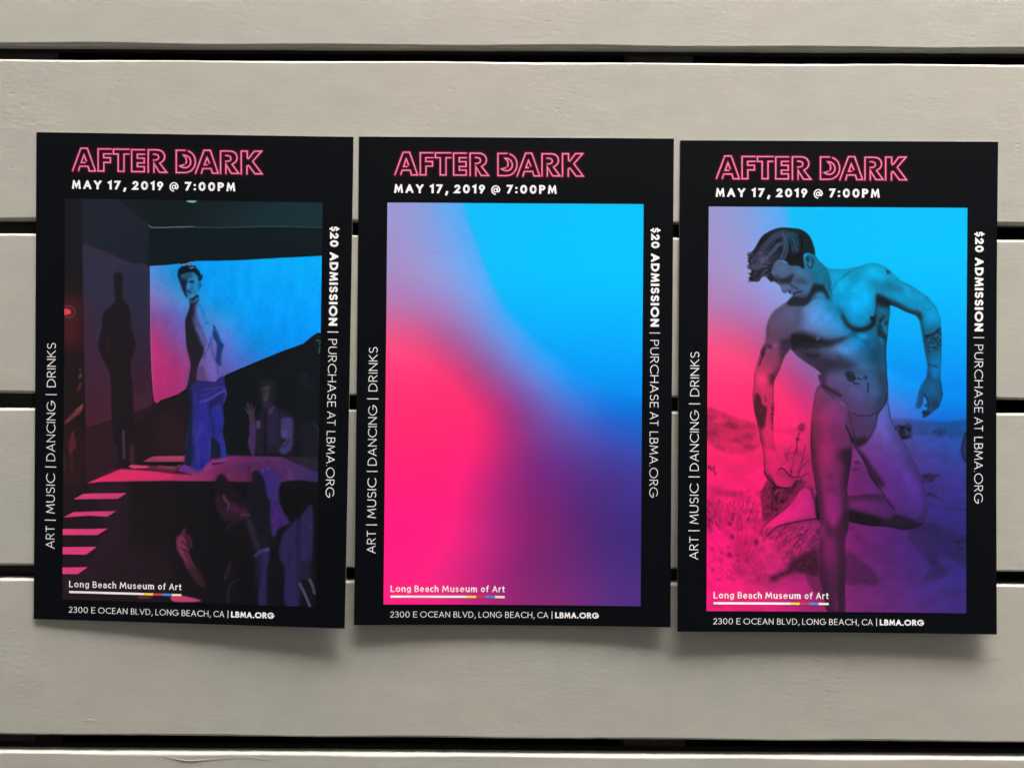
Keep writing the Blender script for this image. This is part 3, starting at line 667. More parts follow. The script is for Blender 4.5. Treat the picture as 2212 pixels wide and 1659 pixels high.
    # thrown shadow on the wall
    put(poly(a([(900,1400),(930,1330),(975,1310),(1030,1340),(1055,1420)]) + d([(1052,0),(1065,120),(1160,240),(1180,400),(1195,560),(1250,760),(1268,850),(1240,980),(1180,1200),(1190,1340),(1220,1500)])
             + f([(1230,100),(1250,500),(1240,1000),(1260,1160),(960,1270),(930,900),(880,500)]) + d([(860,1500),(840,1330),(740,1120),(670,960),(650,870),(700,620),(730,350),(840,230),(925,150),(920,0)]), 2), (25,22,27), .93)
    put(poly(d([(770,820),(800,720),(840,720),(850,880),(865,1000),(850,1080),(780,950)]), 3), (38,30,38), .7)
    put(stroke(f([(1072,620),(1072,800),(1085,1060)]), 9, 3), (72,44,68), .9)
    put(poly(f([(1170,860),(1240,830),(1250,1130),(1180,1150)]), 3), (58,36,48), .8)
    put(stroke(f([(930,840),(950,1000),(955,1140)]), 5, 3), (62,40,50), .7)
    # the bright screen
    scr = poly(a([(1500,1210),(1800,1190),(2000,1165)]) + b([(300,282),(480,240),(620,205),(1100,200),(1700,180),(2212,145)]) + w0([(1970,880),(1965,1400)])
               + h([(1590,110),(1520,105),(1440,150),(1390,190),(1260,300),(900,430),(500,590),(0,800)]) + c([(1280,1250),(1100,1500),(400,1560),(250,1659)])
               + f([(2000,0),(1690,110),(1620,165),(1575,130),(1555,0)]) + d([(1530,1300),(1510,700)]), 0, False)
    S = grid_field([
      [(70,150,235),(0,158,250),(0,160,255),(0,164,255),(0,168,255),(0,170,255)],
      [(86,140,216),(10,140,225),(0,158,255),(0,160,255),(0,162,255),(0,165,255)],
      [(120,110,190),(60,140,215),(0,150,246),(0,158,255),(0,158,255),(0,160,255)],
      [(128,76,146),(90,100,190),(50,140,222),(0,148,245),(0,150,252),(0,152,255)],
      [(170,52,118),(110,82,160),(100,110,205),(14,134,226),(0,140,240),(0,146,248)],
      [(178,46,112),(140,60,130),(96,92,182),(52,112,208),(0,130,225),(0,140,240)],
      [(176,42,112),(150,50,118),(100,70,150),(80,96,190),(60,110,200),(0,130,225)],
      [(168,44,112),(140,44,110),(110,56,130),(80,80,170),(70,100,190),(40,110,210)]])
    iy = np.clip((np.arange(PH)-170)/470*(PH-1), 0, PH-1).astype(int); ix = np.clip((np.arange(PW)-268)/546*(PW-1), 0, PW-1).astype(int)
    SS = S[iy][:, ix]
    SS = SS*(1+(noise(60, 61, .4)[..., None]-.5)*.07)
    C = C*(1-scr[..., None])+SS*scr[..., None]
    put(stroke(d([(1508,0),(1518,500),(1525,900),(1545,1300),(1565,1640)]), 3, 1.5), (150,112,170), .45)
    # stage floor
    put(poly(f([(460,1485),(560,1440),(850,1320),(1040,1250),(1500,1270),(2212,1330)]) + e([(350,1170),(700,1000),(700,930),(1650,940),(2120,1140),(2120,1270),(1650,1300)]) + w([(1820,668),(1640,676),(1390,676)]) + e([(900,1272),(600,1265),(0,1268)]) + f([(2212,1430),(1400,1438),(700,1455),(470,1490)]), 1, False),
        grad((222,48,102), (48,38,88), (110,900), (800,880)))
    put(poly(e([(700,935),(1100,930),(1600,945),(1500,1100),(1000,1200),(700,1272),(300,1272),(600,1150)]), 14, False), grad((150,48,100), (74,38,92), (330,900), (600,870)), .7)
    put(poly(f([(860,1320),(1040,1250),(1900,1310),(1700,1420),(700,1440)]), 6), (206,44,96), .6)
    put(poly(e([(1640,935),(2110,935),(2110,1140),(1900,1060),(1720,985)]), 1, False), (34,31,48))
    # stage front
    put(poly(w([(230,690),(400,684),(900,672),(1190,670),(1390,676),(1640,676),(1822,672),(1815,1440),(230,1400)]), 1, False), grad((30,22,29), (15,17,21), (100,950), (520,950)))
    put(poly(w([(395,690),(640,690),(640,1080),(440,1250),(250,1380),(230,1240),(400,1200),(500,960)]), 4, False), (40,26,38), .75)
    put(poly(w([(230,1240),(640,1080),(900,1100),(900,1400),(232,1398)]), 22, False), (36,24,33), .7)
    # lit steps
    for q in [[(300,784),(360,750),(410,747),(632,744),(575,780),(400,782)], [(238,896),(300,862),(420,858),(566,855),(510,890),(400,884)],
              [(200,966),(380,966),(516,962),(450,1003),(200,1004)], [(200,1078),(446,1075),(380,1124),(200,1123)], [(200,1204),(390,1200),(328,1244),(200,1243)]]:
        put(poly(w(q), 0, False), grad((204,60,118), (186,56,112), (0,1000), (140,900)))
    put(poly(w([(915,1370),(1010,1378),(1100,1405),(930,1410)]), 1), (170,62,108))
    put(poly(w([(700,1378),(760,1372),(800,1385),(720,1392)]), 2), (110,44,74), .8)
    # thrown foot shadows in light
    put(poly(f([(1390,1125),(1500,1060),(1570,1035),(2110,1025),(2100,1120),(1700,1125)]), 1, False), (146,58,88))
    put(poly(f([(1560,1045),(2110,1030),(2110,1060),(1570,1065)]), 2, False), (172,72,106), .7)
    put(poly(f([(1150,1200),(1210,1170),(1500,1190),(1480,1230),(1230,1240)]), 1, False), (186,64,108))
    put(poly(f([(1480,1190),(1900,1200),(1990,1260),(1900,1290),(1470,1240)]), 2, False), (90,38,62))
    put(stroke(f([(1300,1245),(1600,1270),(1900,1310),(2200,1330)]), 5, 2), (84,20,44), .8)
    # standing figure
    put(poly(b([(505,1050),(640,1100),(640,1240),(660,1400),(660,1659)]) + c([(760,300),(800,560),(880,560),(1000,380),(1080,900),(1130,1100),(1130,1330),(700,1400),(420,1500),(460,1250),(520,950),(430,600),(400,0)]) + b([(400,1500),(470,1300),(500,1150)]), 2), grad((60,110,180), (96,84,160), (390,280), (390,520)), .85)
    put(poly(c([(640,200),(760,180),(900,560),(820,620),(760,500)]), 4), (68,88,150), .8)
    put(poly(b([(510,1060),(640,1090),(600,1200),(590,1400),(640,1659),(420,1659),(405,1500),(460,1330),(495,1180)]), 1), (26,30,46))
    put(poly(c([(400,0),(560,0),(620,200),(760,480),(810,600),(800,780),(740,900),(680,1050),(640,1300),(640,1560),(420,1580),(460,1400),(510,1100),(500,920),(430,680),(400,400)]), 1), (27,29,40))
    put(poly(c([(470,660),(620,640),(640,960),(640,1500),(450,1560),(520,1100),(500,900)]), 6), (40,26,38), .8)
    put(stroke(c([(930,560),(905,650),(850,740),(810,880)]), 4, 2), (40,40,84), .85)
    put(poly(c([(680,1060),(780,1040),(880,1200),(900,1370),(670,1340)]), 6), (84,58,104), .85)
    put(poly(c([(900,960),(1040,950),(1120,1150),(1120,1330),(940,1370),(880,1180)]), 6), (92,80,160), .8)
    put(poly(c([(640,60),(700,80),(760,220),(700,260),(640,160)]), 4), (58,72,112), .7)
    put(blur(stroke(c([(600,100),(700,330),(790,540)]), 12, 6), 3), (74,84,140), .7)
    put(poly(b([(700,1180),(860,1240),(980,1400),(1000,1659),(840,1659),(760,1400)]), 8), (40,140,224), .55)
    put(blur(stroke(b([(650,1120),(690,1180),(760,1260),(800,1400),(830,1659)]), 7, 4), 2), (16,96,176), .5)
    put(poly(c([(700,0),(980,0),(1000,130),(985,380),(940,560),(900,600),(860,400),(760,150)]), 7), (64,128,206), .6)
    put(poly(c([(830,620),(930,600),(1000,820),(1080,1000),(1110,1300),(920,1350),(850,1000)]), 8), (112,98,184), .6)
    put(blur(stroke(c([(960,420),(965,640),(1000,800),(1060,930),(1110,1080),(1125,1300)]), 5, 3), 1), (48,70,160), .7)
    put(poly(b([(480,1020),(560,1010),(670,960),(690,1060),(640,1130),(620,1230),(600,1400),(640,1659),(420,1659),(410,1480),(470,1300),(500,1180)]), 2), (22,28,44), .9)
    put(blur(stroke(b([(610,1180),(600,1320),(640,1480),(680,1659)]), 9, 6), 2), (70,66,110), .7)
    put(blur(stroke(c([(600,0),(650,180),(740,360),(810,560)]), 16, 8), 3), (78,86,150), .75)
    # far arm on the hip
    put(poly(c([(1010,130),(1050,180),(1110,300),(1190,520),(1255,570),(1230,640),(1190,780),(1180,1040),(1150,1040),(1060,920),(1085,750),(1090,580),(990,370),(1010,260)]), 1), (24,56,116))
    put(poly(c([(1120,560),(1230,590),(1180,800),(1180,1030),(1120,980),(1090,800)]), 5), (36,48,110), .7)
    put(stroke(c([(1050,230),(1120,330),(1210,520),(1250,570)]), 5, 3), (10,116,196), .7)
    put(poly(c([(860,70),(900,80),(900,120),(860,125)]), 2), (20,92,150), .8)
    # head
    put(poly(b([(270,600),(300,480),(400,430),(560,400),(650,480),(690,640),(690,800),(650,900),(540,1010),(470,1040),(420,1015),(360,920),(310,790)]), 1), (38,112,166))
    put(poly(b([(250,590),(330,560),(430,600),(430,700),(410,850),(420,960),(470,1000),(420,1010),(360,920),(290,740)]), 2), (18,28,60))
    put(poly(b([(300,520),(400,480),(540,460),(530,560),(420,620),(320,600)]), 4), (32,70,104), .9)
    put(poly(b([(540,560),(660,560),(670,800),(600,900),(560,880),(590,700)]), 5), (22,140,196), .8)
    put(poly(b([(440,640),(500,610),(580,620),(610,660),(560,640),(470,660)]), 2), (80,150,200), .7)
    put(poly(b([(455,660),(520,632),(580,640),(590,680),(530,695),(470,690)]), 1), (8,40,112))
    put(poly(b([(440,700),(490,700),(490,800),(450,830),(425,820)]), 3), (84,146,200), .7)
    put(poly(b([(500,740),(560,760),(550,880),(500,860)]), 5), (8,100,150), .7)
    put(poly(b([(430,840),(480,850),(470,880),(430,870)]), 1), (18,44,92), .9)
    put(stroke(b([(440,905),(480,890),(515,905)]), 4, 1.5), (14,50,104), .9)
    put(stroke(b([(440,930),(500,930)]), 4, 2), (70,90,150), .7)
    put(poly(b([(430,1000),(520,960),(600,930),(550,1010),(480,1035)]), 2), (58,140,196), .8)
    put(poly(b([(225,560),(228,420),(270,360),(340,300),(450,270),(580,290),(640,370),(700,430),(730,520),(760,560),(740,640),(690,650),(690,580),(640,520),(590,460),(480,455),(360,490),(290,520),(270,600),(245,600)]), 1), (6,22,40))
    for q in [[(350,310),(440,260),(520,235)],[(440,298),(520,292),(590,300)],[(490,360),(570,350)],[(300,300),(360,280)]]:
        put(stroke(b(q), 4, 1.4), (112,150,210), .85)
    put(stroke(b([(690,600),(740,560),(752,530)]), 7, 2), (6,24,84), .9)
    put(poly(b([(700,680),(740,700),(745,760),(690,850),(685,760)]), 2), (10,70,130), .85)
    put(poly(b([(300,540),(370,510),(390,560),(330,600)]), 4), (64,92,104), .6)
    put(poly(b([(495,1050),(560,1020),(660,940),(670,1040),(640,1120),(560,1160),(500,1120)]), 2), (20,40,76), .95)
    put(stroke(b([(590,1100),(640,1050),(670,1030)]), 6, 2), (84,124,150), .8)
    put(stroke(b([(520,1090),(545,1115)]), 5, 2), (84,124,150), .7)
    # jeans
    jean = poly(c([(660,1360),(1060,1400),(1130,1320),(1240,1260),(1280,1400),(1310,1600)]) + e([(905,100),(890,190),(850,270),(840,400),(865,480),(840,600),(880,760),(905,960),(820,980),(800,760),(710,740),(690,950),(600,1100),(520,1145),(420,1110),(350,1010),(360,700),(430,300),(380,60)]), 1, False)
    put(jean, grad((38,36,104), (34,42,118), (380,560), (380,760)))
    put(poly(e([(540,230),(660,210),(690,600),(680,1000),(600,1100),(500,1100),(480,600)]), 6), (38,38,136), .8)
    put(poly(e([(700,300),(840,300),(860,480),(830,620),(880,800),(890,950),(830,960),(800,760),(720,680)]), 4), (34,44,142), .8)
    r = np.random.RandomState(3)
    for k in range(46):
        x = r.uniform(440, 880); y = r.uniform(60, 1050)
        v = (58,58,150) if r.rand() < .55 else (24,28,90)
        put(blur(stroke(e([(x,y),(x+r.uniform(-22,22),y+r.uniform(30,110)),(x+r.uniform(-30,30),y+r.uniform(90,170))]), r.uniform(4, 9), 3), 2)*jean, v, .45)
    put(poly(e([(350,60),(440,100),(440,500),(450,1000),(380,1080),(340,980),(380,600),(360,250)]), 4), (20,26,42), .85)
    put(poly(e([(660,200),(720,160),(850,100),(840,230),(760,260),(690,320),(690,600),(670,400)]), 3), (26,30,86), .85)
    put(stroke(e([(560,220),(680,180),(780,110),(880,70)]), 9, 4), (66,64,160), .8)
    put(stroke(e([(860,60),(900,130),(870,200)]), 8, 4), (58,66,150), .7)
    for q in [[(580,60),(700,40),(850,20)],[(560,140),(640,120),(760,60)]]:
        put(stroke(e(q), 6, 4), (58,56,140), .6)
    put(poly(e([(700,690),(800,770),(820,960),(760,975),(690,940)]), 2), (20,26,50), .9)
    # boots
    put(poly(e([(270,1080),(330,1040),(400,1070),(500,1120),(580,1100),(600,1150),(450,1165),(280,1140),(250,1110)]), 2), (92,46,120))
    put(poly(e([(600,1080),(680,1000),(700,1060),(690,1100),(600,1140)]), 2), (128,46,118), .9)
    put(poly(e([(700,990),(900,950),(905,980),(860,1010),(710,1010)]), 2), (112,52,128))
    put(poly(e([(700,1030),(870,1015),(860,1026),(705,1052)]), 0, False), (48,12,44))
    put(stroke(e([(0,1070),(200,1085),(270,1060)]), 6, 3), (150,70,96), .6)
    # black hole right of the screen, seated onlookers
    put(poly(h([(1590,110),(1520,108),(1440,152),(1390,190),(1260,300),(900,430),(500,592),(0,805)]) + c([(1290,1250),(1265,1400),(1320,1659)]) + e([(905,120),(850,280),(870,480),(850,600),(905,900),(1400,925),(2120,935),(2140,0)]) + h([(1590,900)]), 1, False), (14,19,25))
    put(poly(h([(1480,150),(1570,130),(1580,400),(1500,420),(1440,300)]), 4), (14,30,36), .8)
    put(stroke(h([(1490,245),(1570,245),(1550,310)]), 3, 1.5), (96,112,116), .8)
    put(stroke(h([(1555,365),(1540,465)]), 5, 2), (70,86,90), .8)
    put(poly(h([(1200,850),(1320,820),(1340,980),(1390,1090),(1290,1110),(1220,1000)]), 4), (22,32,42), .8)
    put(poly(h([(450,1100),(480,980),(580,930),(720,960),(760,1150),(740,1330),(640,1400),(520,1380),(440,1240)]), 3), (25,26,33))
    put(poly(h([(510,1100),(640,1050),(650,1090),(610,1340),(530,1340),(520,1200)]), 3), (50,52,58), .9)
    put(poly(h([(530,1150),(600,1130),(600,1180),(540,1200)]), 2), (34,36,42), .8)
    put(poly(h([(545,1280),(600,1270),(590,1310)]), 2), (72,74,78), .8)
    put(poly(h([(500,1390),(720,1380),(690,1480),(540,1490)]), 3), (38,30,58), .9)
    put(poly(e([(1290,480),(1380,320),(1540,300),(1800,420),(1780,880),(1500,900),(1300,880),(1280,640)]), 3), (29,27,41), .95)
    put(poly(e([(1400,380),(1420,380),(1430,860),(1395,860)]), 2), (12,13,18), .9)
    put(poly(h([(620,1510),(740,1410),(720,1500),(660,1600)]), 1), (56,48,88))
    put(poly(e([(1440,420),(1560,300),(1580,600),(1560,760),(1440,760)]), 5), (38,32,66), .7)
    put(poly(e([(1200,500),(1280,500),(1275,900),(1230,910),(1180,760),(1200,640)]), 2), (58,40,84))
    put(poly(e([(1290,470),(1340,470),(1350,540),(1300,580)]), 2), (70,58,100), .9)
    put(poly(e([(1200,490),(1190,400),(1130,300),(1140,290),(1180,340),(1160,220),(1180,220),(1220,340),(1215,240),(1235,240),(1240,340),(1255,280),(1275,290),(1265,380),(1285,480)]), 1, False), (54,44,60))
    put(poly(e([(1640,430),(1770,440),(1775,640),(1760,820),(1650,910),(1600,830),(1700,700),(1620,660),(1620,500)]), 2), (56,50,98))
    put(poly(e([(1640,600),(1700,600),(1690,690),(1630,690)]), 3), (72,66,118), .7)
    put(stroke(e([(1600,820),(1680,790),(1730,720)]), 6, 4), (34,32,64), .8)
    put(stroke(e([(2050,510),(2100,560),(2125,640),(2120,760)]), 8, 4), (46,46,74), .8)
    put(poly(e([(1880,480),(2040,500),(2110,620),(2110,900),(1900,900)]), 6), (22,24,36), .8)
    # foreground heads and chairs
    put(poly(g([(260,240),(270,190),(330,140),(400,220),(500,330),(560,420),(610,480),(620,540),(560,520),(500,480),(420,420),(360,380),(300,420),(350,640),(300,600),(250,460)]), 2), (27,22,29))
    put(poly(g([(260,380),(360,380),(420,440),(560,540),(640,620),(560,660),(420,660),(320,620),(270,500)]), 3), (44,28,42))
    put(poly(g([(420,430),(520,500),(620,540),(650,600),(540,590),(440,560)]), 5), (72,36,76), .75)
    put(stroke(g([(350,385),(370,430),(405,470),(395,540)]), 6, 2), (98,64,98), .8)
    put(stroke(g([(330,145),(280,200)]), 3, 2), (30,16,30), .8)
    put(poly(g([(390,700),(560,640),(640,640),(700,740),(770,930),(700,980),(560,1020),(420,1540),(130,1540),(200,1100),(300,850)]), 4), (20,19,25))
    put(poly(g([(600,640),(660,630),(720,760),(770,930),(700,970),(640,800)]), 4), (44,38,62), .8)
    put(stroke(g([(370,750),(460,680),(560,630)]), 4, 3), (64,44,66), .8)
    put(stroke(g([(540,600),(600,590),(650,600)]), 5, 3), (86,56,110), .8)
    put(poly(g([(610,260),(660,240),(650,160),(690,110),(760,120),(800,220),(830,380),(880,480),(870,800),(940,820),(870,1020),(780,960),(720,780),(650,600),(620,420)]), 2), (22,22,34))
    put(poly(g([(740,120),(820,70),(920,100),(970,180),(990,280),(985,420),(940,450),(880,450),(830,380),(810,260),(790,170)]), 2), grad((58,43,122), (56,34,104), (600,960), (600,1100)))
    put(stroke(g([(760,125),(800,95),(850,75)]), 4, 2), (86,74,170), .8)
    put(poly(g([(870,460),(960,440),(1020,560),(1090,680),(960,740),(930,810),(880,800)]), 2), grad((62,38,112), (48,34,92), (620,1060), (620,1190)))
    put(poly(g([(970,440),(1060,620),(1100,680),(1200,640),(1220,560),(1330,490),(1340,240),(1000,235)]), 2), (14,15,19))
    put(poly(g([(940,830),(1000,720),(1100,685),(1060,740),(1000,840),(960,960)]), 2), (18,18,28))
    put(poly(g([(1200,660),(1240,560),(1335,500),(1335,1040),(1300,1090),(1190,1110)]), 1), grad((40,38,84), (33,33,70), (740,1080), (740,1300)))
    put(poly(g([(1190,690),(1100,700),(1010,800),(980,900),(960,1040),(1030,1200),(1030,1560),(1190,1560)]), 2), grad((43,38,88), (38,34,80), (600,1100), (600,1500)))
    put(poly(g([(1160,700),(1200,690),(1200,1560),(1170,1560)]), 3), (30,28,62), .8)
    put(poly(g([(1200,1100),(1310,1100),(1310,1270),(1200,1280)]), 2), (34,30,60), .9)
    put(stroke(g([(1200,1340),(1260,1460),(1310,1580)]), 8, 1.5), (86,84,128))
    put(stroke(g([(1305,1290),(1340,1360),(1360,1440)]), 8, 2), (78,78,112))
    put(poly(g([(700,1040),(760,980),(850,955),(862,1100),(840,1200),(830,1560),(735,1560),(760,1200)]), 2), grad((44,38,86), (40,34,84), (500,1100), (500,1500)))
    put(stroke(g([(700,1035),(760,985),(850,965)]), 9, 3), (84,72,134), .8)
    put(poly(g([(690,1060),(760,1020),(770,1200),(720,1400),(700,1300)]), 5), (30,26,52), .8)
    put(poly(g([(870,1000),(960,1000),(1000,1560),(850,1560)]), 6), (16,17,26), .9)
    put(stroke(g([(430,1110),(400,1200),(370,1290)]), 9, 5), (48,34,50), .8)
    put(stroke(g([(520,1290),(430,1350),(405,1420),(400,1540)]), 5, 3), (54,46,52), .8)
    fg = poly(g([(230,150),(500,40),(900,30),(1060,300),(1400,400),(1420,1560),(100,1560),(150,1000)]), 10)[..., None]
    C = C*(1-fg)+np.dstack([blur(C[..., i], 2) for i in range(3)])*fg
    C = C*(1-fg*.14)
    hd = poly(b([(190,200),(800,200),(800,1150),(400,1150)]), 8)[..., None]
    C = C*(1-hd*.7)+np.dstack([blur(C[..., i], 1) for i in range(3)])*hd*.7
    # hand with cigarette
    put(poly(w([(940,1020),(965,995),(985,960),(992,950),(1000,990),(1030,1010),(1040,1050),(1020,1100),(1035,1150),(1060,1200),(1010,1210),(980,1150),(945,1100)]), 1), (74,33,54))
    put(poly(w([(945,1030),(985,1000),(1000,1050),(1000,1100),(970,1110)]), 4), (112,50,78), .7)
    put(poly(w([(1000,1000),(1040,1030),(1040,1080),(1010,1060)]), 2), (60,30,46), .8)
    for q in [[(985,1005),(1010,1030),(1015,1060)],[(1000,995),(1032,1020),(1040,1050)],[(975,1040),(1010,1070),(1030,1085)],[(965,1080),(1000,1100),(1020,1105)]]:
        put(blur(stroke(w(q), 5, 2.5), 1), (30,18,26), .8)
    put(stroke(w([(955,1060),(975,1110),(1000,1160)]), 6, 5), (136,60,92), .5)
    put(poly(w([(1010,1200),(1060,1190),(1120,1290),(1110,1320),(1060,1290)]), 4), (52,32,42), .85)
    put(stroke(w([(990,960),(990,880),(985,800)]), 5, 4), (28,26,33), .4)
    r = np.random.RandomState(8); lum = C.mean(2)
    for k in range(120):       # visible brushwork in the dark foreground
        x = r.uniform(300, 1380); y = r.uniform(80, 1540)
        m = blur(stroke(g([(x,y),(x+r.uniform(-30,30),y+r.uniform(20,70)),(x+r.uniform(-40,40),y+r.uniform(60,150))]), r.uniform(4, 11), 4), 1)[..., None]
        v = r.uniform(.74, 1.22)
        C = C*(1+m*(v-1)*.8)
    for k in range(60):       # and on the far wall and the onlookers
        x = r.uniform(20, 1150); y = r.uniform(20, 1180)
        q = e([(x+900,y),(x+900+r.uniform(-20,20),y+r.uniform(20,80))])
        m = blur(stroke(q, r.uniform(4, 10), 4), 1)[..., None]
        C = C*(1+m*(r.uniform(.8, 1.2)-1)*.6)
    nz = noise(9, 71, .6)*.6+noise(3, 72)*.4-.5
    C = C*(1+nz[..., None]*.09)
    return finish(C, 80)
# ---------------------------------------------------------------- materials
def paint_material():
    m, nt, b = mat('greige_paint'); L = nt.links.new
    geo = N(nt, 'ShaderNodeNewGeometry'); oi = N(nt, 'ShaderNodeObjectInfo')
    off = N(nt, 'ShaderNodeVectorMath', operation='MULTIPLY_ADD')
    comb = N(nt, 'ShaderNodeCombineXYZ'); L(oi.outputs['Random'], comb.inputs[0]); L(oi.outputs['Random'], comb.inputs[2])
    off.inputs[1].default_value = (37.0, 0, 11.0); L(comb.outputs[0], off.inputs[0]); L(geo.outputs['Position'], off.inputs[2])
    P = off.outputs[0]
    def noise(scale, sx, detail, rough=.55):
        mp = N(nt, 'ShaderNodeMapping'); mp.inputs['Scale'].default_value = (sx, 1, 1); L(P, mp.inputs[0])
        n = N(nt, 'ShaderNodeTexNoise'); n.inputs['Scale'].default_value = scale; n.inputs['Detail'].default_value = detail; n.inputs['Roughness'].default_value = rough
        L(mp.outputs[0], n.inputs['Vector']); return n
    # colour: faint pinkish and greenish drifts in the paint film
    n1 = noise(9, .8, 3); r1 = N(nt, 'ShaderNodeValToRGB')
    r1.color_ramp.elements[0].position = .36; r1.color_ramp.elements[0].color = (.350, .364, .324, 1)
    r1.color_ramp.elements[1].position = .66; r1.color_ramp.elements[1].color = (.372, .362, .330, 1)
    e = r1.color_ramp.elements.new(.5); e.color = (.358, .366, .326, 1)
    L(n1.outputs[0], r1.inputs[0])
    n2 = noise(46, .6, 4); mx = N(nt, 'ShaderNodeMix', data_type='RGBA', blend_type='MULTIPLY'); mx.inputs[0].default_value = 1
    r2 = N(nt, 'ShaderNodeValToRGB'); r2.color_ramp.elements[0].position = .3; r2.color_ramp.elements[0].color = (.95, .95, .95, 1)
    r2.color_ramp.elements[1].position = .7; r2.color_ramp.elements[1].color = (1.03, 1.03, 1.03, 1)
    L(n2.outputs[0], r2.inputs[0]); L(r1.outputs[0], mx.inputs['A']); L(r2.outputs[0], mx.inputs['B']); L(mx.outputs['Result'], b.inputs['Base Color'])
    # relief: streaky wood grain under the paint, roller stipple in patches, small dents
    g = noise(300, .30, 6, .62); st = noise(760, .5, 3); pt = noise(13, .8, 2); lo = noise(28, .35, 3)
    vor = N(nt, 'ShaderNodeTexVoronoi'); vor.inputs['Scale'].default_value = 95; mpv = N(nt, 'ShaderNodeMapping'); mpv.inputs['Scale'].default_value = (.55, 1, 1.3); L(P, mpv.inputs[0]); L(mpv.outputs[0], vor.inputs['Vector'])
    rv = N(nt, 'ShaderNodeMapRange'); rv.inputs['From Min'].default_value = .0; rv.inputs['From Max'].default_value = .16; rv.inputs['To Min'].default_value = -1.0; rv.inputs['To Max'].default_value = 0; L(vor.outputs[0], rv.inputs[0])
    rp = N(nt, 'ShaderNodeMapRange'); rp.inputs['From Min'].default_value = .42; rp.inputs['From Max'].default_value = .66; rp.inputs['To Min'].default_value = .18; rp.inputs['To Max'].default_value = 1.0; L(pt.outputs[0], rp.inputs[0])
    def ma(a, b_, op='MULTIPLY'):
        n = N(nt, 'ShaderNodeMath', operation=op)
        for i, v in enumerate((a, b_)):
            if isinstance(v, (int, float)): n.inputs[i].default_value = v
            else: L(v, n.inputs[i])
        return n.outputs[0]
    h = ma(g.outputs[0], ma(rp.outputs[0], .00026))
    h = ma(h, ma(st.outputs[0], .00008), 'ADD')
    h = ma(h, ma(lo.outputs[0], .00040), 'ADD')
    h = ma(h, ma(ma(rv.outputs[0], rp.outputs[0]), .00014), 'ADD')
    bp = N(nt, 'ShaderNodeBump'); bp.inputs['Distance'].default_value = 1.0; bp.inputs['Strength'].default_value = .9
    L(h, bp.inputs['Height']); L(bp.outputs[0], b.inputs['Normal'])
    b.inputs['Roughness'].default_value = .52; b.inputs['Specular IOR Level'].default_value = .35
    return m
PAINT = paint_material()

def plain(name, c, rough=.8, spec=.3):
    m, nt, b = mat(name); b.inputs['Base Color'].default_value = (*c, 1); b.inputs['Roughness'].default_value = rough; b.inputs['Specular IOR Level'].default_value = spec
    n = N(nt, 'ShaderNodeTexNoise'); n.inputs['Scale'].default_value = 60; n.inputs['Detail'].default_value = 4
    r = N(nt, 'ShaderNodeMix', data_type='RGBA', blend_type='MULTIPLY'); r.inputs[0].default_value = .35
    r.inputs['A'].default_value = (*c, 1); nt.links.new(n.outputs[1], r.inputs['B']); nt.links.new(r.outputs['Result'], b.inputs['Base Color'])
    return m
REARM = plain('dark_board_back', (.035, .031, .026))  # darker tone on the rear faces and ends of each board
BLACK = plain('void_black', (.004, .004, .0045), .9, .1)
POSTM = plain('post_timber', (.055, .052, .045), .8)
CONC = plain('concrete', (.075, .068, .055), .85)
BLOCKTOPM = plain('blocker_slab', (.06, .055, .05), .9)
BLOCKM = plain('blocker_face', (.34, .30, .235), .9)  # face of the added blocker, pale and warm for its bounce light

# ---------------------------------------------------------------- the slatted wall
X0, X1 = -1.30, 1.30
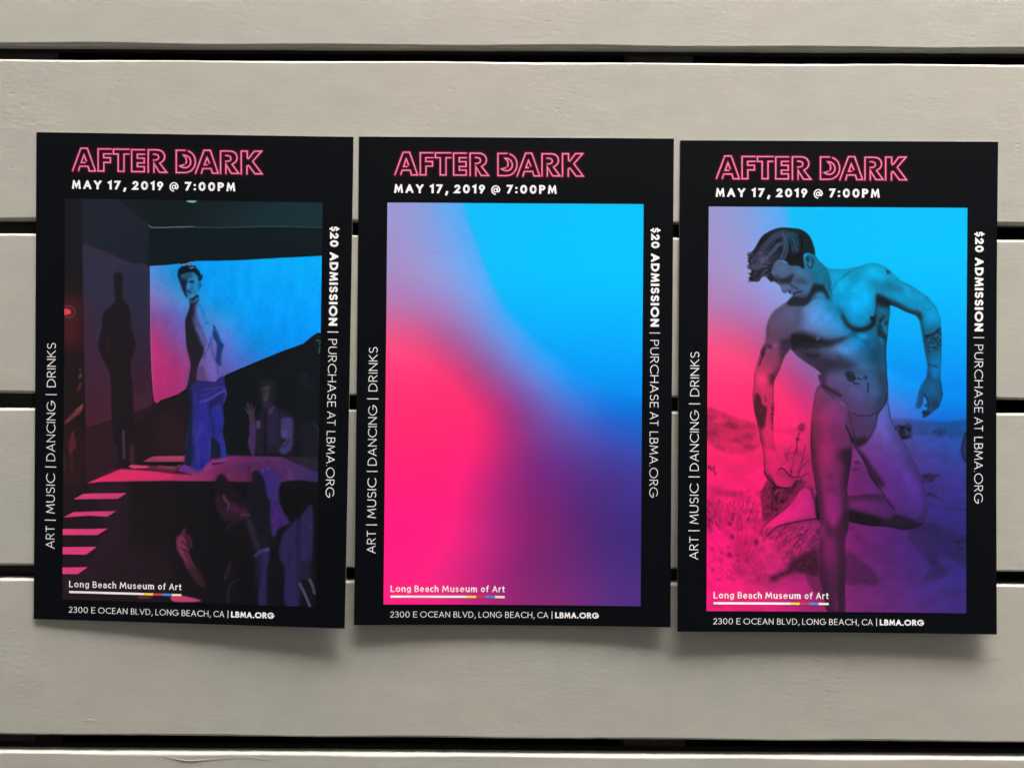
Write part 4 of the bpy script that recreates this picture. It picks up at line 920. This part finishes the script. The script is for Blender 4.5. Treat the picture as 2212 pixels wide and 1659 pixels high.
# measured edges of the boards in the picture (mm above the middle gap), as (left end z, right end z) at x = -450 / +450
EDGE = [((305.18, 305.76), (292.81, 292.85)), ((152.51, 153.43), (140.97, 140.2)), ((0.12, -0.45), (-13.26, -12.43)), ((-153.42, -152.99), (-165.02, -165.08)), ((-305.03, -306.09), (-320.12, -320.22))]
wall = bpy.data.objects.new('slatted_wall', None); link(wall); wall.location = (0, 0, 0)
tag(wall, 'wall of wide horizontal greige painted boards with narrow dark gaps behind the posters', 'wall')
TH = 19.5
def edge_z(e, x):           # x in mm
    zl, zr = e
    return zl+(zr-zl)*(x+450)/900
def nz1(x, seed, amp):
    return amp*(math.sin(x*.013+seed*1.7)*.5+math.sin(x*.047+seed*3.1)*.3+math.sin(x*.171+seed*5.3)*.2)
def board(k, top, bot):
    rr = random.Random(k*17+3)
    prof_r = 1.7
    nx = 261
    verts = []; faces = []; mi = []
    xs = [X0/MM+(X1-X0)/MM*i/(nx-1) for i in range(nx)]
    # profile (y from 0 front to TH back), counter-clockwise starting at the bottom front
    rings = []
    for i, x in enumerate(xs):
        zt = edge_z(top, x)+nz1(x, k+.3, .22)+rr.uniform(-.07, .07); zb = edge_z(bot, x)+nz1(x, k+7.9, .22)+rr.uniform(-.10, .10)
        if rr.random() < .03: zb += rr.uniform(.1, .45)
        if rr.random() < .02: zt -= rr.uniform(.1, .4)
        fy = nz1(x, k+2.2, .25)
        r_ = prof_r*(1+.25*math.sin(x*.03+k))
        p = [(TH, zb), (9.5, zb), (r_, zb), (.35*r_, zb+.3*r_), (0, zb+r_*1.1), (0, zb+r_*1.1+.5), (0, (zt+zb)/2), (0, zt-r_*1.1-.5), (0, zt-r_*1.1), (.35*r_, zt-.3*r_), (r_, zt), (9.5, zt), (TH, zt)]
        rings.append(len(verts))
        for y, z in p: verts.append((x*MM, (y+(fy if y < 9 else 0))*MM, ZC+z*MM))
    n = 13
    for i in range(nx-1):
        a, b = rings[i], rings[i+1]
        for j in range(n):
            j2 = (j+1) % n
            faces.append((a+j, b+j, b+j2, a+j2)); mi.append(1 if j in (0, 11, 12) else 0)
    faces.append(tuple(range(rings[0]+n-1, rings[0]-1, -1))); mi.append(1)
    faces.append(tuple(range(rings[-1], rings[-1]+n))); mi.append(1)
    o = mesh_obj('board', verts, faces, [PAINT, REARM], wall, mi, smooth=True)
    o.data.set_sharp_from_angle(angle=math.radians(50))
    return o
PIT = 152.4
def edges(k):               # top and bottom edge of board k; board 0 is the one above the first visible gap
    if 0 <= k-1 < 5: top = EDGE[k-1][1]
    else: top = (-(k-3)*PIT-11.4,)*2
    if 0 <= k < 5: bot = EDGE[k][0]
    else: bot = (-(k-2)*PIT,)*2
    return top, bot
for k in range(-4, 13):
    t_, b_ = edges(k)
    if ZC+b_[0]*MM < .02: continue
    board(k, t_, b_)
def box(name, x0, x1, y0, y1, z0, z1, m, parent=None):
    v = [(x, y, z) for x in (x0, x1) for y in (y0, y1) for z in (z0, z1)]
    f = [(0,1,3,2), (4,6,7,5), (0,4,5,1), (2,3,7,6), (0,2,6,4), (1,5,7,3)]
    return mesh_obj(name, v, f, m, parent)
for px0, px1 in ((-1.02, -.955), (-.505, -.437), (.104, .160), (.70, .76), (1.20, 1.26)):
    box('post', px0, px1, TH*MM+.0004, TH*MM+.045, .01, 2.20, POSTM, wall)
box('void_sheet', X0, X1, TH*MM+.046, TH*MM+.055, 0, 2.25, BLACK, wall)  # near-black sheet added to give the dark void behind the gaps
# raised cracks and dents seen in the paint
def relief(name, pts, w, h, parent):
    v = []; f = []
    for i, (x, z) in enumerate(pts):
        dx, dz = (pts[min(i+1, len(pts)-1)][0]-pts[max(i-1, 0)][0], pts[min(i+1, len(pts)-1)][1]-pts[max(i-1, 0)][1]); L = math.hypot(dx, dz) or 1
        nx, nz_ = -dz/L, dx/L; t = i/(len(pts)-1); ww = w*(.25+.75*math.sin(math.pi*min(1, max(0, t)))); hh = h*(.2+.8*math.sin(math.pi*t))
        v += [((x+nx*ww)*MM, .00035, ZC+(z+nz_*ww)*MM), (x*MM, -hh*MM, ZC+z*MM), ((x-nx*ww)*MM, .00035, ZC+(z-nz_*ww)*MM)]
    for i in range(len(pts)-1):
        a = i*3
        f += [(a, a+3, a+4, a+1), (a+1, a+4, a+5, a+2)]
    return mesh_obj(name, v, f, PAINT, parent, smooth=True)
for q in [[(-310.2, -323.1), (-295.2, -326.4), (-285.9, -327.5), (-269.0, -325.9), (-246.5, -324.6)], [(-246.5, -323.8), (-231.6, -323.7), (-220.3, -325.9), (-212.8, -325.9)], [(424.8, -229.6), (430.4, -231.1), (435.2, -228.8)], [(-383.1, -292.2), (-375.6, -290.7), (-369.2, -292.9)]]: relief('paint_crack', q, .9, .38, wall)

# ---------------------------------------------------------------- ground and an unseen blocker added to shade the wall
g = mesh_obj('ground', [(-60,-60,0),(60,-60,0),(60,60,0),(-60,60,0)], [(0,1,2,3)], CONC); tag(g, kind='structure')
opp = bpy.data.objects.new('unseen_light_blocker', None); link(opp); tag(opp, 'unseen gable-shaped blocker added behind the camera to shade the wall towards its lower left', 'light blocker')
HD, HC, HS = 1.25, 4.86, math.tan(math.radians(24))
def gable(name, x0, x1, xr, y0, y1, dz0, dz1, m):      # wall or roof slab of the added light blocker, rake falling right of the ridge
    top = lambda x: HC-(x-.5)*HS if x >= xr else HC-(xr-.5)*HS-(xr-x)*HS
    pts = [(x0, dz0 if dz0 == 0 and dz1 == 0 else top(x0)+dz0), (x1, dz0 if dz0 == 0 and dz1 == 0 else top(x1)+dz0)]
    if dz1 == 0: prof = [(x0, 0), (x1, 0), (x1, top(x1)), (xr, top(xr)), (x0, top(x0))]
    else: prof = [(x0, top(x0)+dz0), (xr, top(xr)+dz0), (x1, top(x1)+dz0), (x1, top(x1)+dz1), (xr, top(xr)+dz1), (x0, top(x0)+dz1)]
    n = len(prof); v = [(x, y0, z) for x, z in prof]+[(x, y1, z) for x, z in prof]
    f = [tuple(range(n)), tuple(range(2*n-1, n-1, -1))]+[(i, i+n, (i+1) % n+n, (i+1) % n) for i in range(n)]
    return mesh_obj(name, v, f, m, opp)
gable('blocker_body', -7.5, 5.2, -1.6, -6.0, -HD-.12, 0, 0, BLOCKM)
gable('blocker_top', -7.9, 5.6, -1.6, -6.1, -HD, .004, .16, BLOCKTOPM)
# ---------------------------------------------------------------- print materials
def np_image(name, A):
    h, w = A.shape[:2]
    im = bpy.data.images.new(name, w, h)
    px = np.ones((h, w, 4), np.float32); px[..., :3] = A[::-1]
    im.pixels.foreach_set(px.ravel()); im.update(); im.pack()
    return im
def to_lin(a): return np.where(a <= .04045, a/12.92, ((a+.055)/1.055)**2.4)
def to_srgb(a): return np.where(a <= .0031308, a*12.92, 1.055*np.power(np.maximum(a, 1e-9), 1/2.4)-.055)
def ink(A, k0, k1):        # read tones darkened towards the top of the print to offset stronger light
    g = np.linspace(k0, k1, A.shape[0])[:, None, None]
    return to_srgb(np.clip(to_lin(A)*g, 0, .93))
def print_material(name, A):
    m, nt, b = mat(name)
    t = N(nt, 'ShaderNodeTexImage'); t.image = np_image(name, A); t.interpolation = 'Cubic'; t.extension = 'EXTEND'
    nt.links.new(t.outputs[0], b.inputs['Base Color'])
    b.inputs['Roughness'].default_value = .42; b.inputs['Specular IOR Level'].default_value = .09
    return m
def solid(name, c, rough=.42):
    m, nt, b = mat(name)
    n = N(nt, 'ShaderNodeTexNoise'); n.inputs['Scale'].default_value = 900
    r = N(nt, 'ShaderNodeMix', data_type='RGBA', blend_type='MULTIPLY'); r.inputs[0].default_value = .06
    r.inputs['A'].default_value = (*c, 1); nt.links.new(n.outputs[0], r.inputs['B']); nt.links.new(r.outputs['Result'], b.inputs['Base Color'])
    b.inputs['Roughness'].default_value = rough; b.inputs['Specular IOR Level'].default_value = .11
    return m
WHITE = solid('white_ink', (.80, .81, .84)); NEON = solid('neon_pink_ink', (.80, .27, .43)); NEOND = solid('deep_pink_ink', (.50, .055, .16))
GREYW = solid('thin_white_ink', (.60, .62, .68))
YEL = solid('yellow_ink', (.85, .66, .06)); REDI = solid('red_ink', (.52, .05, .07)); BLUI = solid('blue_ink', (.05, .25, .68)); CRE = solid('cream_ink', (.85, .72, .52))
CARD = solid('card_edge', (.72, .72, .70), .7)

TITLE = [ # strokes of the neon title, traced on the middle sheet in the two windows (930,350) and (1170,350), 8.193 px per px
 (0, [(100,540),(262,110),(388,110),(545,548),(425,548),(400,457),(242,457),(215,540)]), (0, [(340,385),(268,385),(322,238),(368,352)]),
 (0, [(850,120),(597,120),(597,547),(708,547),(708,378),(836,378),(836,288),(705,288),(705,214),(850,214)]),
 (0, [(1198,122),(895,122),(895,215),(987,215),(987,548),(1100,548),(1100,215),(1195,215)]),
 (0, [(1500,128),(1250,128),(1250,552),(1495,552),(1495,455),(1360,455),(1360,384),(1493,384),(1493,292),(1360,292),(1360,215),(1500,215)]),
 (0, [(1572,562),(1572,128),(1740,128),(1800,136),(1852,165),(1882,210),(1893,262),(1880,310),(1850,350),(1795,385),(1932,560),(1790,560),(1683,388),(1683,562)]),
 (0, [(1675,212),(1715,212),(1758,228),(1778,265),(1762,308),(1718,325),(1675,325)]),
 (1, [(325,132),(150,132),(150,562),(320,562),(390,550),(450,515),(500,450),(522,380),(520,300),(495,235),(450,182),(388,146)]),
 (1, [(338,385),(350,330),(338,278),(292,225),(350,232),(405,270),(432,335),(426,400),(385,450),(330,468),(270,462),(222,434),(300,412)]),
 (1, [(525,572),(692,128),(812,128),(966,568),(855,568),(828,480),(665,480),(640,572)]), (1, [(748,407),(695,407),(748,268),(795,374)]),
 (1, [(1012,572),(1012,140),(1195,140),(1262,152),(1310,190),(1333,250),(1330,300),(1300,352),(1235,395),(1365,568),(1222,568),(1115,392),(1115,572)]),
 (1, [(1112,225),(1150,225),(1198,242),(1215,280),(1200,318),(1155,336),(1112,336)]),
 (1, [(1413,577),(1413,138),(1530,138),(1530,262),(1545,280),(1562,272),(1665,138),(1805,138),(1635,333),(1817,572),(1680,572),(1560,418),(1535,420),(1525,440),(1525,577)])]
HMID = homog([(856.4,326),(1608,331),(1599.5,1495.6),(844,1492.5)], [(0,0),(1000,0),(1000,1545),(0,1545)])
tz = [zmap(HMID, 930, 350, 8.193), zmap(HMID, 1170, 350, 8.193)]
TITLE = [tz[i](p) for i, p in TITLE]

def sheet_print(tint):
    """black ink with the deep red glow printed round the title, 1 texel = 1 unit over the title band"""
    w, h = 1000, 1545
    A = np.zeros((h, w, 3)); A[:] = tint
    band = 170
    X, Y = np.meshgrid(np.arange(80, 740)+.5, np.arange(0, band)+.5)
    D = np.full(X.shape, 99.)
    for st in TITLE:
        for (ax, ay), (bx, by) in zip(st[:-1], st[1:]):
            dx, dy = bx-ax, by-ay; t = np.clip(((X-ax)*dx+(Y-ay)*dy)/(dx*dx+dy*dy+1e-9), 0, 1)
            D = np.minimum(D, np.hypot(X-ax-t*dx, Y-ay-t*dy))
    gl = np.exp(-(D/4.6)**2)[..., None]*.85+np.exp(-(D/9.)**2)[..., None]*.30
    A[0:band, 80:740] = A[0:band, 80:740]*(1-np.clip(gl, 0, 1)*.5)+np.array([.42, .02, .16])*np.clip(gl, 0, 1)
    r = np.random.RandomState(4)
    A *= 1+(r.rand(h, w, 1)-.5)*.10
    return np.clip(A[::1], 0, 1)

# ---------------------------------------------------------------- lettering: monoline geometric capitals, drawn as strokes
def arc(cx, cy, rx, ry, a0, a1, n=10):
    return [(cx+rx*math.cos(math.radians(a0+(a1-a0)*i/n)), cy+ry*math.sin(math.radians(a0+(a1-a0)*i/n))) for i in range(n+1)]
GL = {
 'A': (.74, [[(0,0),(.37,1),(.74,0)], [(.14,.32),(.60,.32)]]),
 'B': (.52, [[(0,0),(0,1),(.2,1)]+arc(.22,.765,.24,.235,90,-90)[0:]+[(0,.53)], [(.04,.53),(.24,.53)]+arc(.26,.265,.27,.265,90,-90)+[(0,0)]]),
 'C': (.80, [arc(.5,.5,.5,.5,48,312,18)]),
 'D': (.72, [[(0,0),(0,1),(.22,1)]+arc(.24,.5,.48,.5,90,-90,14)+[(0,0)]]),
 'E': (.46, [[(.46,1),(0,1),(0,0),(.46,0)], [(.04,.52),(.40,.52)]]),
 'F': (.44, [[(.44,1),(0,1),(0,0)], [(.04,.52),(.38,.52)]]),
 'G': (.92, [arc(.5,.5,.5,.5,46,356,20)+[(.60,.46)]]),
 'H': (.66, [[(0,0),(0,1)], [(.66,0),(.66,1)], [(.04,.52),(.62,.52)]]),
 'I': (.0, [[(0,0),(0,1)]]),
 'K': (.58, [[(0,0),(0,1)], [(.55,1),(.05,.50)], [(.16,.60),(.60,0)]]),
 'L': (.42, [[(0,1),(0,0),(.42,0)]]),
 'M': (.84, [[(0,0),(.10,1),(.42,.22),(.74,1),(.84,0)]]),
 'N': (.68, [[(0,0),(0,1),(.68,0),(.68,1)]]),
 'O': (1.0, [arc(.5,.5,.5,.5,0,357,28)+[(1.0,.5)]]),
 'P': (.50, [[(0,0),(0,1),(.22,1)]+arc(.24,.745,.26,.255,90,-90)+[(.04,.49)]]),
 'R': (.54, [[(0,0),(0,1),(.22,1)]+arc(.24,.755,.26,.245,90,-90)+[(.04,.51)], [(.24,.47),(.54,0)]]),
 'S': (.50, [arc(.25,.755,.235,.245,40,250,10)+arc(.25,.255,.25,.255,70,-145,11)]),
 'T': (.54, [[(0,1),(.54,1)], [(.27,.96),(.27,0)]]),
 'U': (.64, [[(0,1),(0,.32)]+arc(.32,.32,.32,.32,180,360,12)+[(.64,1)]]),
 'V': (.76, [[(0,1),(.38,0),(.76,1)]]),
 'Y': (.66, [[(0,1),(.33,.46),(.66,1)], [(.33,.44),(.33,0)]]),
 '0': (.60, [arc(.30,.5,.30,.5,0,357,24)+[(.60,.5)]]),
 '1': (.22, [[(0,.86),(.22,1),(.22,0)]]),
 '2': (.50, [arc(.25,.72,.24,.28,160,-30,9)+[(0,0),(.50,0)]]),
 '3': (.46, [arc(.20,.75,.24,.25,140,-80,9)+[(.14,.52)], arc(.20,.27,.27,.27,80,-140,10)]),
 '7': (.50, [[(0,1),(.50,1),(.10,0)]]),
 '9': (.50, [arc(.25,.70,.25,.30,-60,290,16), [(.48,.62),(.16,0)]]),
 '$': (.46, [arc(.23,.70,.20,.19,40,250,8)+arc(.23,.30,.22,.20,70,-140,9), [(.23,.92),(.23,1.10)], [(.23,-.10),(.23,.08)]]),
 '@': (.98, [arc(.49,.40,.49,.53,-60,-360-0,4)[0:0]+arc(.49,.38,.49,.55,-35,0,3)[3:]+arc(.49,.38,.49,.55,0,262,22), arc(.46,.36,.20,.23,0,350,14), [(.70,.62),(.69,.26),(.78,.14),(.88,.17),(.97,.38)]]),
 ':': (.02, [[(.0,.12),(.0,.14)], [(.0,.60),(.0,.62)]]),
 ',': (.10, [[(.08,.06),(.0,-.20)]]), '.': (.0, [[(0,.0),(0,.02)]]),
 '|': (.0, [[(0,-.14),(0,1.14)]]),
 # small letters, x-height .72
 'o': (.50, [arc(.25,.345,.25,.345,0,357,18)+[(.5,.345)]]),
 'n': (.42, [[(0,0),(0,.69)], [(0,.42)]+arc(.21,.44,.21,.25,160,0,8)+[(.42,0)]]),
 'g': (.45, [arc(.225,.36,.225,.33,0,357,16), [(.45,.69),(.45,.0)]+arc(.225,.0,.225,.24,0,-140,8)]),
 'e': (.48, [[(.03,.37),(.48,.37)]+arc(.24,.345,.24,.345,5,310,16)]),
 'a': (.42, [arc(.21,.46,.20,.23,150,20,7)+[(.42,.42),(.42,0)], [(.42,.40)]+arc(.19,.19,.19,.20,80,320,9)]),
 'c': (.38, [arc(.25,.345,.25,.345,60,300,12)]),
 'h': (.42, [[(0,0),(0,1.05)], [(0,.42)]+arc(.21,.44,.21,.25,160,0,8)+[(.42,0)]]),
 'u': (.42, [[(0,.69),(0,.25)]+arc(.21,.24,.21,.24,180,340,8), [(.42,.69),(.42,0)]]),
 's': (.32, [arc(.16,.52,.15,.17,40,250,7)+arc(.16,.175,.16,.175,70,-140,7)]),
 'm': (.72, [[(0,0),(0,.69)], [(0,.42)]+arc(.18,.48,.18,.21,160,0,7)+[(.36,0)], [(.36,.42)]+arc(.54,.48,.18,.21,160,0,7)+[(.72,0)]]),
 'f': (.30, [arc(.28,.82,.16,.22,80,180,5)+[(.12,0)], [(0,.66),(.28,.66)]]),
 'r': (.26, [[(0,0),(0,.69)], [(0,.40)]+arc(.2,.44,.2,.25,160,70,5)]),
 't': (.28, [[(.10,.92),(.10,.14)]+arc(.22,.14,.12,.14,180,290,5), [(0,.66),(.28,.66)]])}
DOTS = {':', '.'}

def ribbon(pts, w, ext=True):
    """quads of a mitred ribbon along a polyline"""
    P = [p for i, p in enumerate(pts) if i == 0 or math.hypot(p[0]-pts[i-1][0], p[1]-pts[i-1][1]) > 1e-4]
    if ext:
        (ax, ay), (bx, by) = P[0], P[1]; l = math.hypot(bx-ax, by-ay); P[0] = (ax-(bx-ax)/l*w/2, ay-(by-ay)/l*w/2)
        (ax, ay), (bx, by) = P[-1], P[-2]; l = math.hypot(bx-ax, by-ay); P[-1] = (ax-(bx-ax)/l*w/2, ay-(by-ay)/l*w/2)
    n = len(P); Lf = []; Rt = []
    for i in range(n):
        def nrm(a, b):
            dx, dy = b[0]-a[0], b[1]-a[1]; l = math.hypot(dx, dy) or 1; return (-dy/l, dx/l)
        if i == 0: nx, ny = nrm(P[0], P[1]); k = 1
        elif i == n-1: nx, ny = nrm(P[-2], P[-1]); k = 1
        else:
            a = nrm(P[i-1], P[i]); b = nrm(P[i], P[i+1]); nx, ny = a[0]+b[0], a[1]+b[1]; l = math.hypot(nx, ny)
            if l < .15: nx, ny = a; k = 1
            else:
                nx /= l; ny /= l; k = min(1/max(.12, nx*a[0]+ny*a[1]), 3.4)
        Lf.append((P[i][0]+nx*w/2*k, P[i][1]+ny*w/2*k)); Rt.append((P[i][0]-nx*w/2*k, P[i][1]-ny*w/2*k))
    return [[Rt[i], Rt[i+1], Lf[i+1], Lf[i]] for i in range(n-1)]
def clip_band(q, lo, hi):
    for s, lim in ((1, hi), (-1, -lo)):
        out = []
        for i in range(len(q)):
            a, b = q[i], q[(i+1) % len(q)]; fa, fb = lim-s*a[1], lim-s*b[1]
            if fa >= 0: out.append(a)
            if fa*fb < 0:
                t = fa/(fa-fb); out.append((a[0]+(b[0]-a[0])*t, a[1]+(b[1]-a[1])*t))
        q = out
        if len(q) < 3: return []
    return q
CLIPPED = set('AKMNVYZR7')
WSC = {'@': .56, '$': .80, '9': .94, '2': .97, 'R': .96, 'B': .92, 'E': .94, 'S': .92, 'A': .95, 'M': .92, 'e': .88, 'a': .86, 's': .86, 'g': .86}
def text_polys(txt, w0, gap, space=.34, xs=1.0):
    """polygons (layer, pts) of a word in cap heights; returns them and the total width"""
    x = 0; out = []
    for ch in txt:
        if ch == ' ': x += space; continue
        adv, strokes = GL[ch]; w = w0*(WSC.get(ch, 1) if w0 > .12 else 1)
        for li, st in enumerate(strokes):
            sc = 1-w
            if ch in DOTS or ch == ':':
                cy = st[0][1]+w*.5 if ch == '.' else st[0][1]+.05
                q = arc(x+w/2, cy, w*.56, w*.56, 0, 324, 9); out.append((0, q)); continue
            if ch == '|': out += [(0, q) for q in ribbon([(x+w/2, st[0][1]), (x+w/2, st[1][1])], w, False)]; continue
            pts = [(x+w/2+px*xs*(1 if adv else 0), w/2+py*sc) for px, py in st]
            if ch == ',': pts = [(x+w*.6+px, .02+py+w*.2) for px, py in st]
            acute = ch in CLIPPED
            for q in ribbon(pts, w):
                if acute: q = clip_band(q, 0, 1)
                if len(q) >= 3: out.append((li, q))
        x += adv*xs+w+gap
    return out, x-gap

class Poster:
    """a card sheet hung on the boards: corner places (mm) and how far each bottom corner stands off"""
    def __init__(s, corners, lifts, bow):
        s.c = corners; s.l = lifts; s.bow = bow
    def pos(s, u, v, off=0.0):
        a, b = u/1000., v/1545.
        tl, tr, bl, br = s.c
        x = (tl[0]*(1-a)+tr[0]*a)*(1-b)+(bl[0]*(1-a)+br[0]*a)*b
        z = (tl[1]*(1-a)+tr[1]*a)*(1-b)+(bl[1]*(1-a)+br[1]*a)*b
        L = s.l
        bb = max(b, 0)
        lift = L[2]*(1-a)+L[3]*a
        mid = L[0]*(1-a)+L[1]*a
        d = mid+(lift-mid)*bb**1.7-s.bow*4*a*(1-a)*bb**2.6
        y = -(max(d, .45)+off)
        return (x*MM, y*MM, ZC+z*MM)

def flat_part(name, P, polys, mats, parent, off, step=.02, label=None):
    """polys: list of (layer, [(u,v)...], material index)"""
    verts = []; faces = []; mi = []
    for layer, q, m in polys:
        ar = sum(q[i][0]*q[(i+1) % len(q)][1]-q[(i+1) % len(q)][0]*q[i][1] for i in range(len(q)))
        if abs(ar) < 1e-6: continue
        if ar < 0: q = q[::-1]
        b = len(verts)
        for (u, v) in q: verts.append(P.pos(u, v, off+layer*step))
        faces.append(tuple(range(b, b+len(q)))[::-1]); mi.append(m)
    o = mesh_obj(name, verts, faces, mats, parent, mi)
    if label: o['label'] = label
    return o

def place(polys, total, a, b, base, cap, mode):
    """map word polygons to sheet units; mode h: left to right, d: reading down, u: reading up"""
    k = (b-a)/total; out = []
    for layer, q in polys:
        if mode == 'h': out.append((layer, [(a+x*k, base-y*cap) for x, y in q], 0))
        elif mode == 'd': out.append((layer, [(base+y*cap, a+x*k) for x, y in q], 0))
        else: out.append((layer, [(base-y*cap, a+x*k) for x, y in q], 0))
    return out
def grid_sheet(name, P, u0, v0, u1, v1, nu, nv, m, parent, off):
    verts = []; uv = []; faces = []
    for j in range(nv+1):
        for i in range(nu+1):
            u = u0+(u1-u0)*i/nu; v = v0+(v1-v0)*j/nv
            verts.append(P.pos(u, v, off)); uv.append((i/nu, 1-j/nv))
    for j in range(nv):
        for i in range(nu):
            a = j*(nu+1)+i; faces.append((a, a+nu+1, a+nu+2, a+1))
    return mesh_obj(name, verts, faces, m, parent, smooth=True, uvs=uv)

SHEETM = print_material('black_poster_print', sheet_print(np.array([.016, .027, .046])))
def card(P, parent):
    nu, nv = 26, 40; T = .32
    verts = []; uv = []; faces = []; mi = []
    for lay in (0, -T):
        for j in range(nv+1):
            for i in range(nu+1):
                verts.append(P.pos(1000*i/nu, 1545*j/nv, lay)); uv.append((i/nu, 1-j/nv))
    n = (nu+1)*(nv+1)
    for j in range(nv):
        for i in range(nu):
            a = j*(nu+1)+i
            faces.append((a, a+nu+1, a+nu+2, a+1)); mi.append(0)
            faces.append((n+a, n+a+1, n+a+nu+2, n+a+nu+1)); mi.append(1)
    rim = [i for i in range(nu+1)]+[j*(nu+1)+nu for j in range(1, nv+1)]+[nv*(nu+1)+i for i in range(nu-1, -1, -1)]+[j*(nu+1) for j in range(nv-1, 0, -1)]
    for i in range(len(rim)):
        a, b = rim[i], rim[(i+1) % len(rim)]
        faces.append((a, b, n+b, n+a)); mi.append(1)
    o = mesh_obj('card_sheet', verts, faces, [SHEETM, CARD], parent, mi, smooth=True, uvs=uv)
    o.data.set_sharp_from_angle(angle=math.radians(40))
    return o

BOLD, LIGHT = .245, .078
def build_poster(P, label, picture, plabel):
    root = bpy.data.objects.new('poster', None); link(root)
    tag(root, label, 'poster', 'three posters hung in a row on the boards')
    base = P.pos(500, 1545, 0); root.location = base
    card(P, root)
    pic = grid_sheet('printed_picture', P, 92, 207, 905.5, 1480, 24, 36, picture, root, .07); pic['label'] = plabel
    # neon title
    pol = []
    for i, st in enumerate(TITLE):
        pol += [(0, q, 0) for q in ribbon(st, 5.6)]
    flat_part('title_lettering', P, pol, [NEOND], root, .10, label='pink neon outline lettering AFTER DARK')
    pol = []
    for i, st in enumerate(TITLE):
        pol += [(0, q, 0) for q in ribbon(st, 2.5, False)]
    flat_part('title_highlight', P, pol, [NEON], root, .14)
    t, wd = text_polys('MAY 17, 2019 @ 7:00PM', .225, .25, .38, .80)
    flat_part('date_lettering', P, place(t, wd, 113.5, 629, 176.6, 27.6, 'h'), [WHITE], root, .10, label='white bold line MAY 17, 2019 @ 7:00PM')
    pol = []
    for txt, w, a, b, gp in (('$20', .24, 281, 346, .16), ('ADMISSION', .24, 363, 594, .16), ('|', .07, 612.5, 615, .1), ('PURCHASE', LIGHT, 636, 850, .18), ('AT', LIGHT, 864, 908, .12), ('LBMA.ORG', LIGHT, 926, 1133, .17)):
        t, wd = text_polys(txt, w, gp, xs=.85 if w > .2 else 1.0); pol += place(t, wd, a, b, 930.5, 27, 'd')
    # reading down: letter tops point right
    flat_part('admission_lettering', P, pol, [WHITE], root, .10, label='white line $20 ADMISSION | PURCHASE AT LBMA.ORG running down the right border')
    pol = []
    for txt, a, b, gp in (('ART', 1318, 1246, .16), ('|', 1228.5, 1226, .1), ('MUSIC', 1206, 1080, .18), ('|', 1059, 1056.5, .1), ('DANCING', 1039, 850, .18), ('|', 829, 826.5, .1), ('DRINKS', 804, 664, .18)):
        t, wd = text_polys(txt, LIGHT if txt != '|' else .07, gp); pol += place(t, wd, a, b, 65.5, 28, 'u')
    flat_part('activities_lettering', P, pol, [WHITE], root, .10, label='thin white line ART | MUSIC | DANCING | DRINKS running up the left border')
    pol = []
    for txt, a, b in (('Long', 114, 180), ('Beach', 190, 267.5), ('Museum', 277, 389.5), ('of', 400.5, 427), ('Art', 436, 475.5)):
        t, wd = text_polys(txt, .150, .17, xs=.88); pol += place(t, wd, a, b-(2.0 if txt != 'Art' else 0), 1439.8, 20.5, 'h')
    flat_part('museum_lettering', P, pol, [WHITE], root, .15, label='white line Long Beach Museum of Art')
    pol = []; cuts = [(114, 355, 0), (355, 385, 1), (385, 415, 2), (415, 445, 3), (445, 475.5, 4)]
    for a, b, m in cuts:
        n = max(1, int((b-a)/25))
        for i in range(n):
            u0, u1 = a+(b-a)*i/n, a+(b-a)*(i+1)/n
            pol.append((0, [(u0, 1451.5), (u1, 1451.5), (u1, 1458.5), (u0, 1458.5)], m))
    flat_part('colour_bar', P, pol, [WHITE, YEL, REDI, BLUI, CRE], root, .15, label='white rule ending in yellow, red, blue and cream blocks')
    pol = []
    # measured word extents along the foot line (sheet units)
    for txt, w, a, b, gp in FOOT:
        t, wd = text_polys(txt, w, gp+.05, xs=.84 if w < .2 else .86); pol += place(t, wd, a, b-(2.2 if len(txt) > 1 and w < .2 else 0), 1521, 19, 'h')
    flat_part('address_lettering', P, pol, [WHITE], root, .10, label='white line 2300 E OCEAN BLVD, LONG BEACH, CA | LBMA.ORG')
    for c in root.children: c.matrix_parent_inverse = Matrix.Translation(root.location).inverted()
    return root
lw = .088
# zoom x of each word on the middle sheet (2.5925 px per px from x=830)
def fx(x): return ((x/2.5925+830)-844.6)/755.2*1000
FOOT = [('2300', lw, fx(261), fx(385), .12), ('E', lw, fx(403), fx(428), .1), ('OCEAN', lw, fx(446), fx(635), .12), ('BLVD,', lw, fx(653), fx(794), .10), ('LONG', lw, fx(808), fx(955), .12),
        ('BEACH,', lw, fx(973), fx(1160), .11), ('CA', lw, fx(1173), fx(1244), .08), ('|', .09, fx(1261.5), fx(1265.5), .1), ('LBMA.ORG', .23, fx(1283), fx(1551), .06)]

K0, K1 = .86, 1.06
PIC1 = print_material('stage_painting_print', ink(art_stage(), K0, K1))
PIC2 = print_material('colour_blend_print', ink(art_blend(), K0, K1))
PIC3 = print_material('desert_figure_print', ink(art_figure(), K0, K1))
HANG = [
 (Poster([(-419.4, 229.1), (-141.1, 226.4), (-424.0, -199.9), (-146.2, -204.1)], (.6, .8, 2.2, 10.2), .5), 'poster of a painted shirtless figure standing on a pink lit stage before onlookers', PIC1, 'dark painted scene of a figure before a blue screen, onlookers in front'),
 (Poster([(-136.4, 226.8), (139.7, 226.6), (-138.8, -201.9), (139.7, -201.8)], (.6, .6, 7.0, 8.0), 2.5), 'poster with only a blurred cyan, pink and purple gradient, between the other two', PIC2, 'smooth blend of cyan, pink and purple without any figure'),
 (Poster([(145.1, 225.1), (423.6, 225.4), (145.4, -205.4), (425.6, -205.9)], (.6, .6, 8.6, 9.2), 1.5), 'poster of a muscular tattooed man lifting one leg in a desert', PIC3, 'blue and pink toned photograph of a man lifting one leg among dry brush')]
for P, lb, m, pl in HANG: build_poster(P, lb, m, pl)
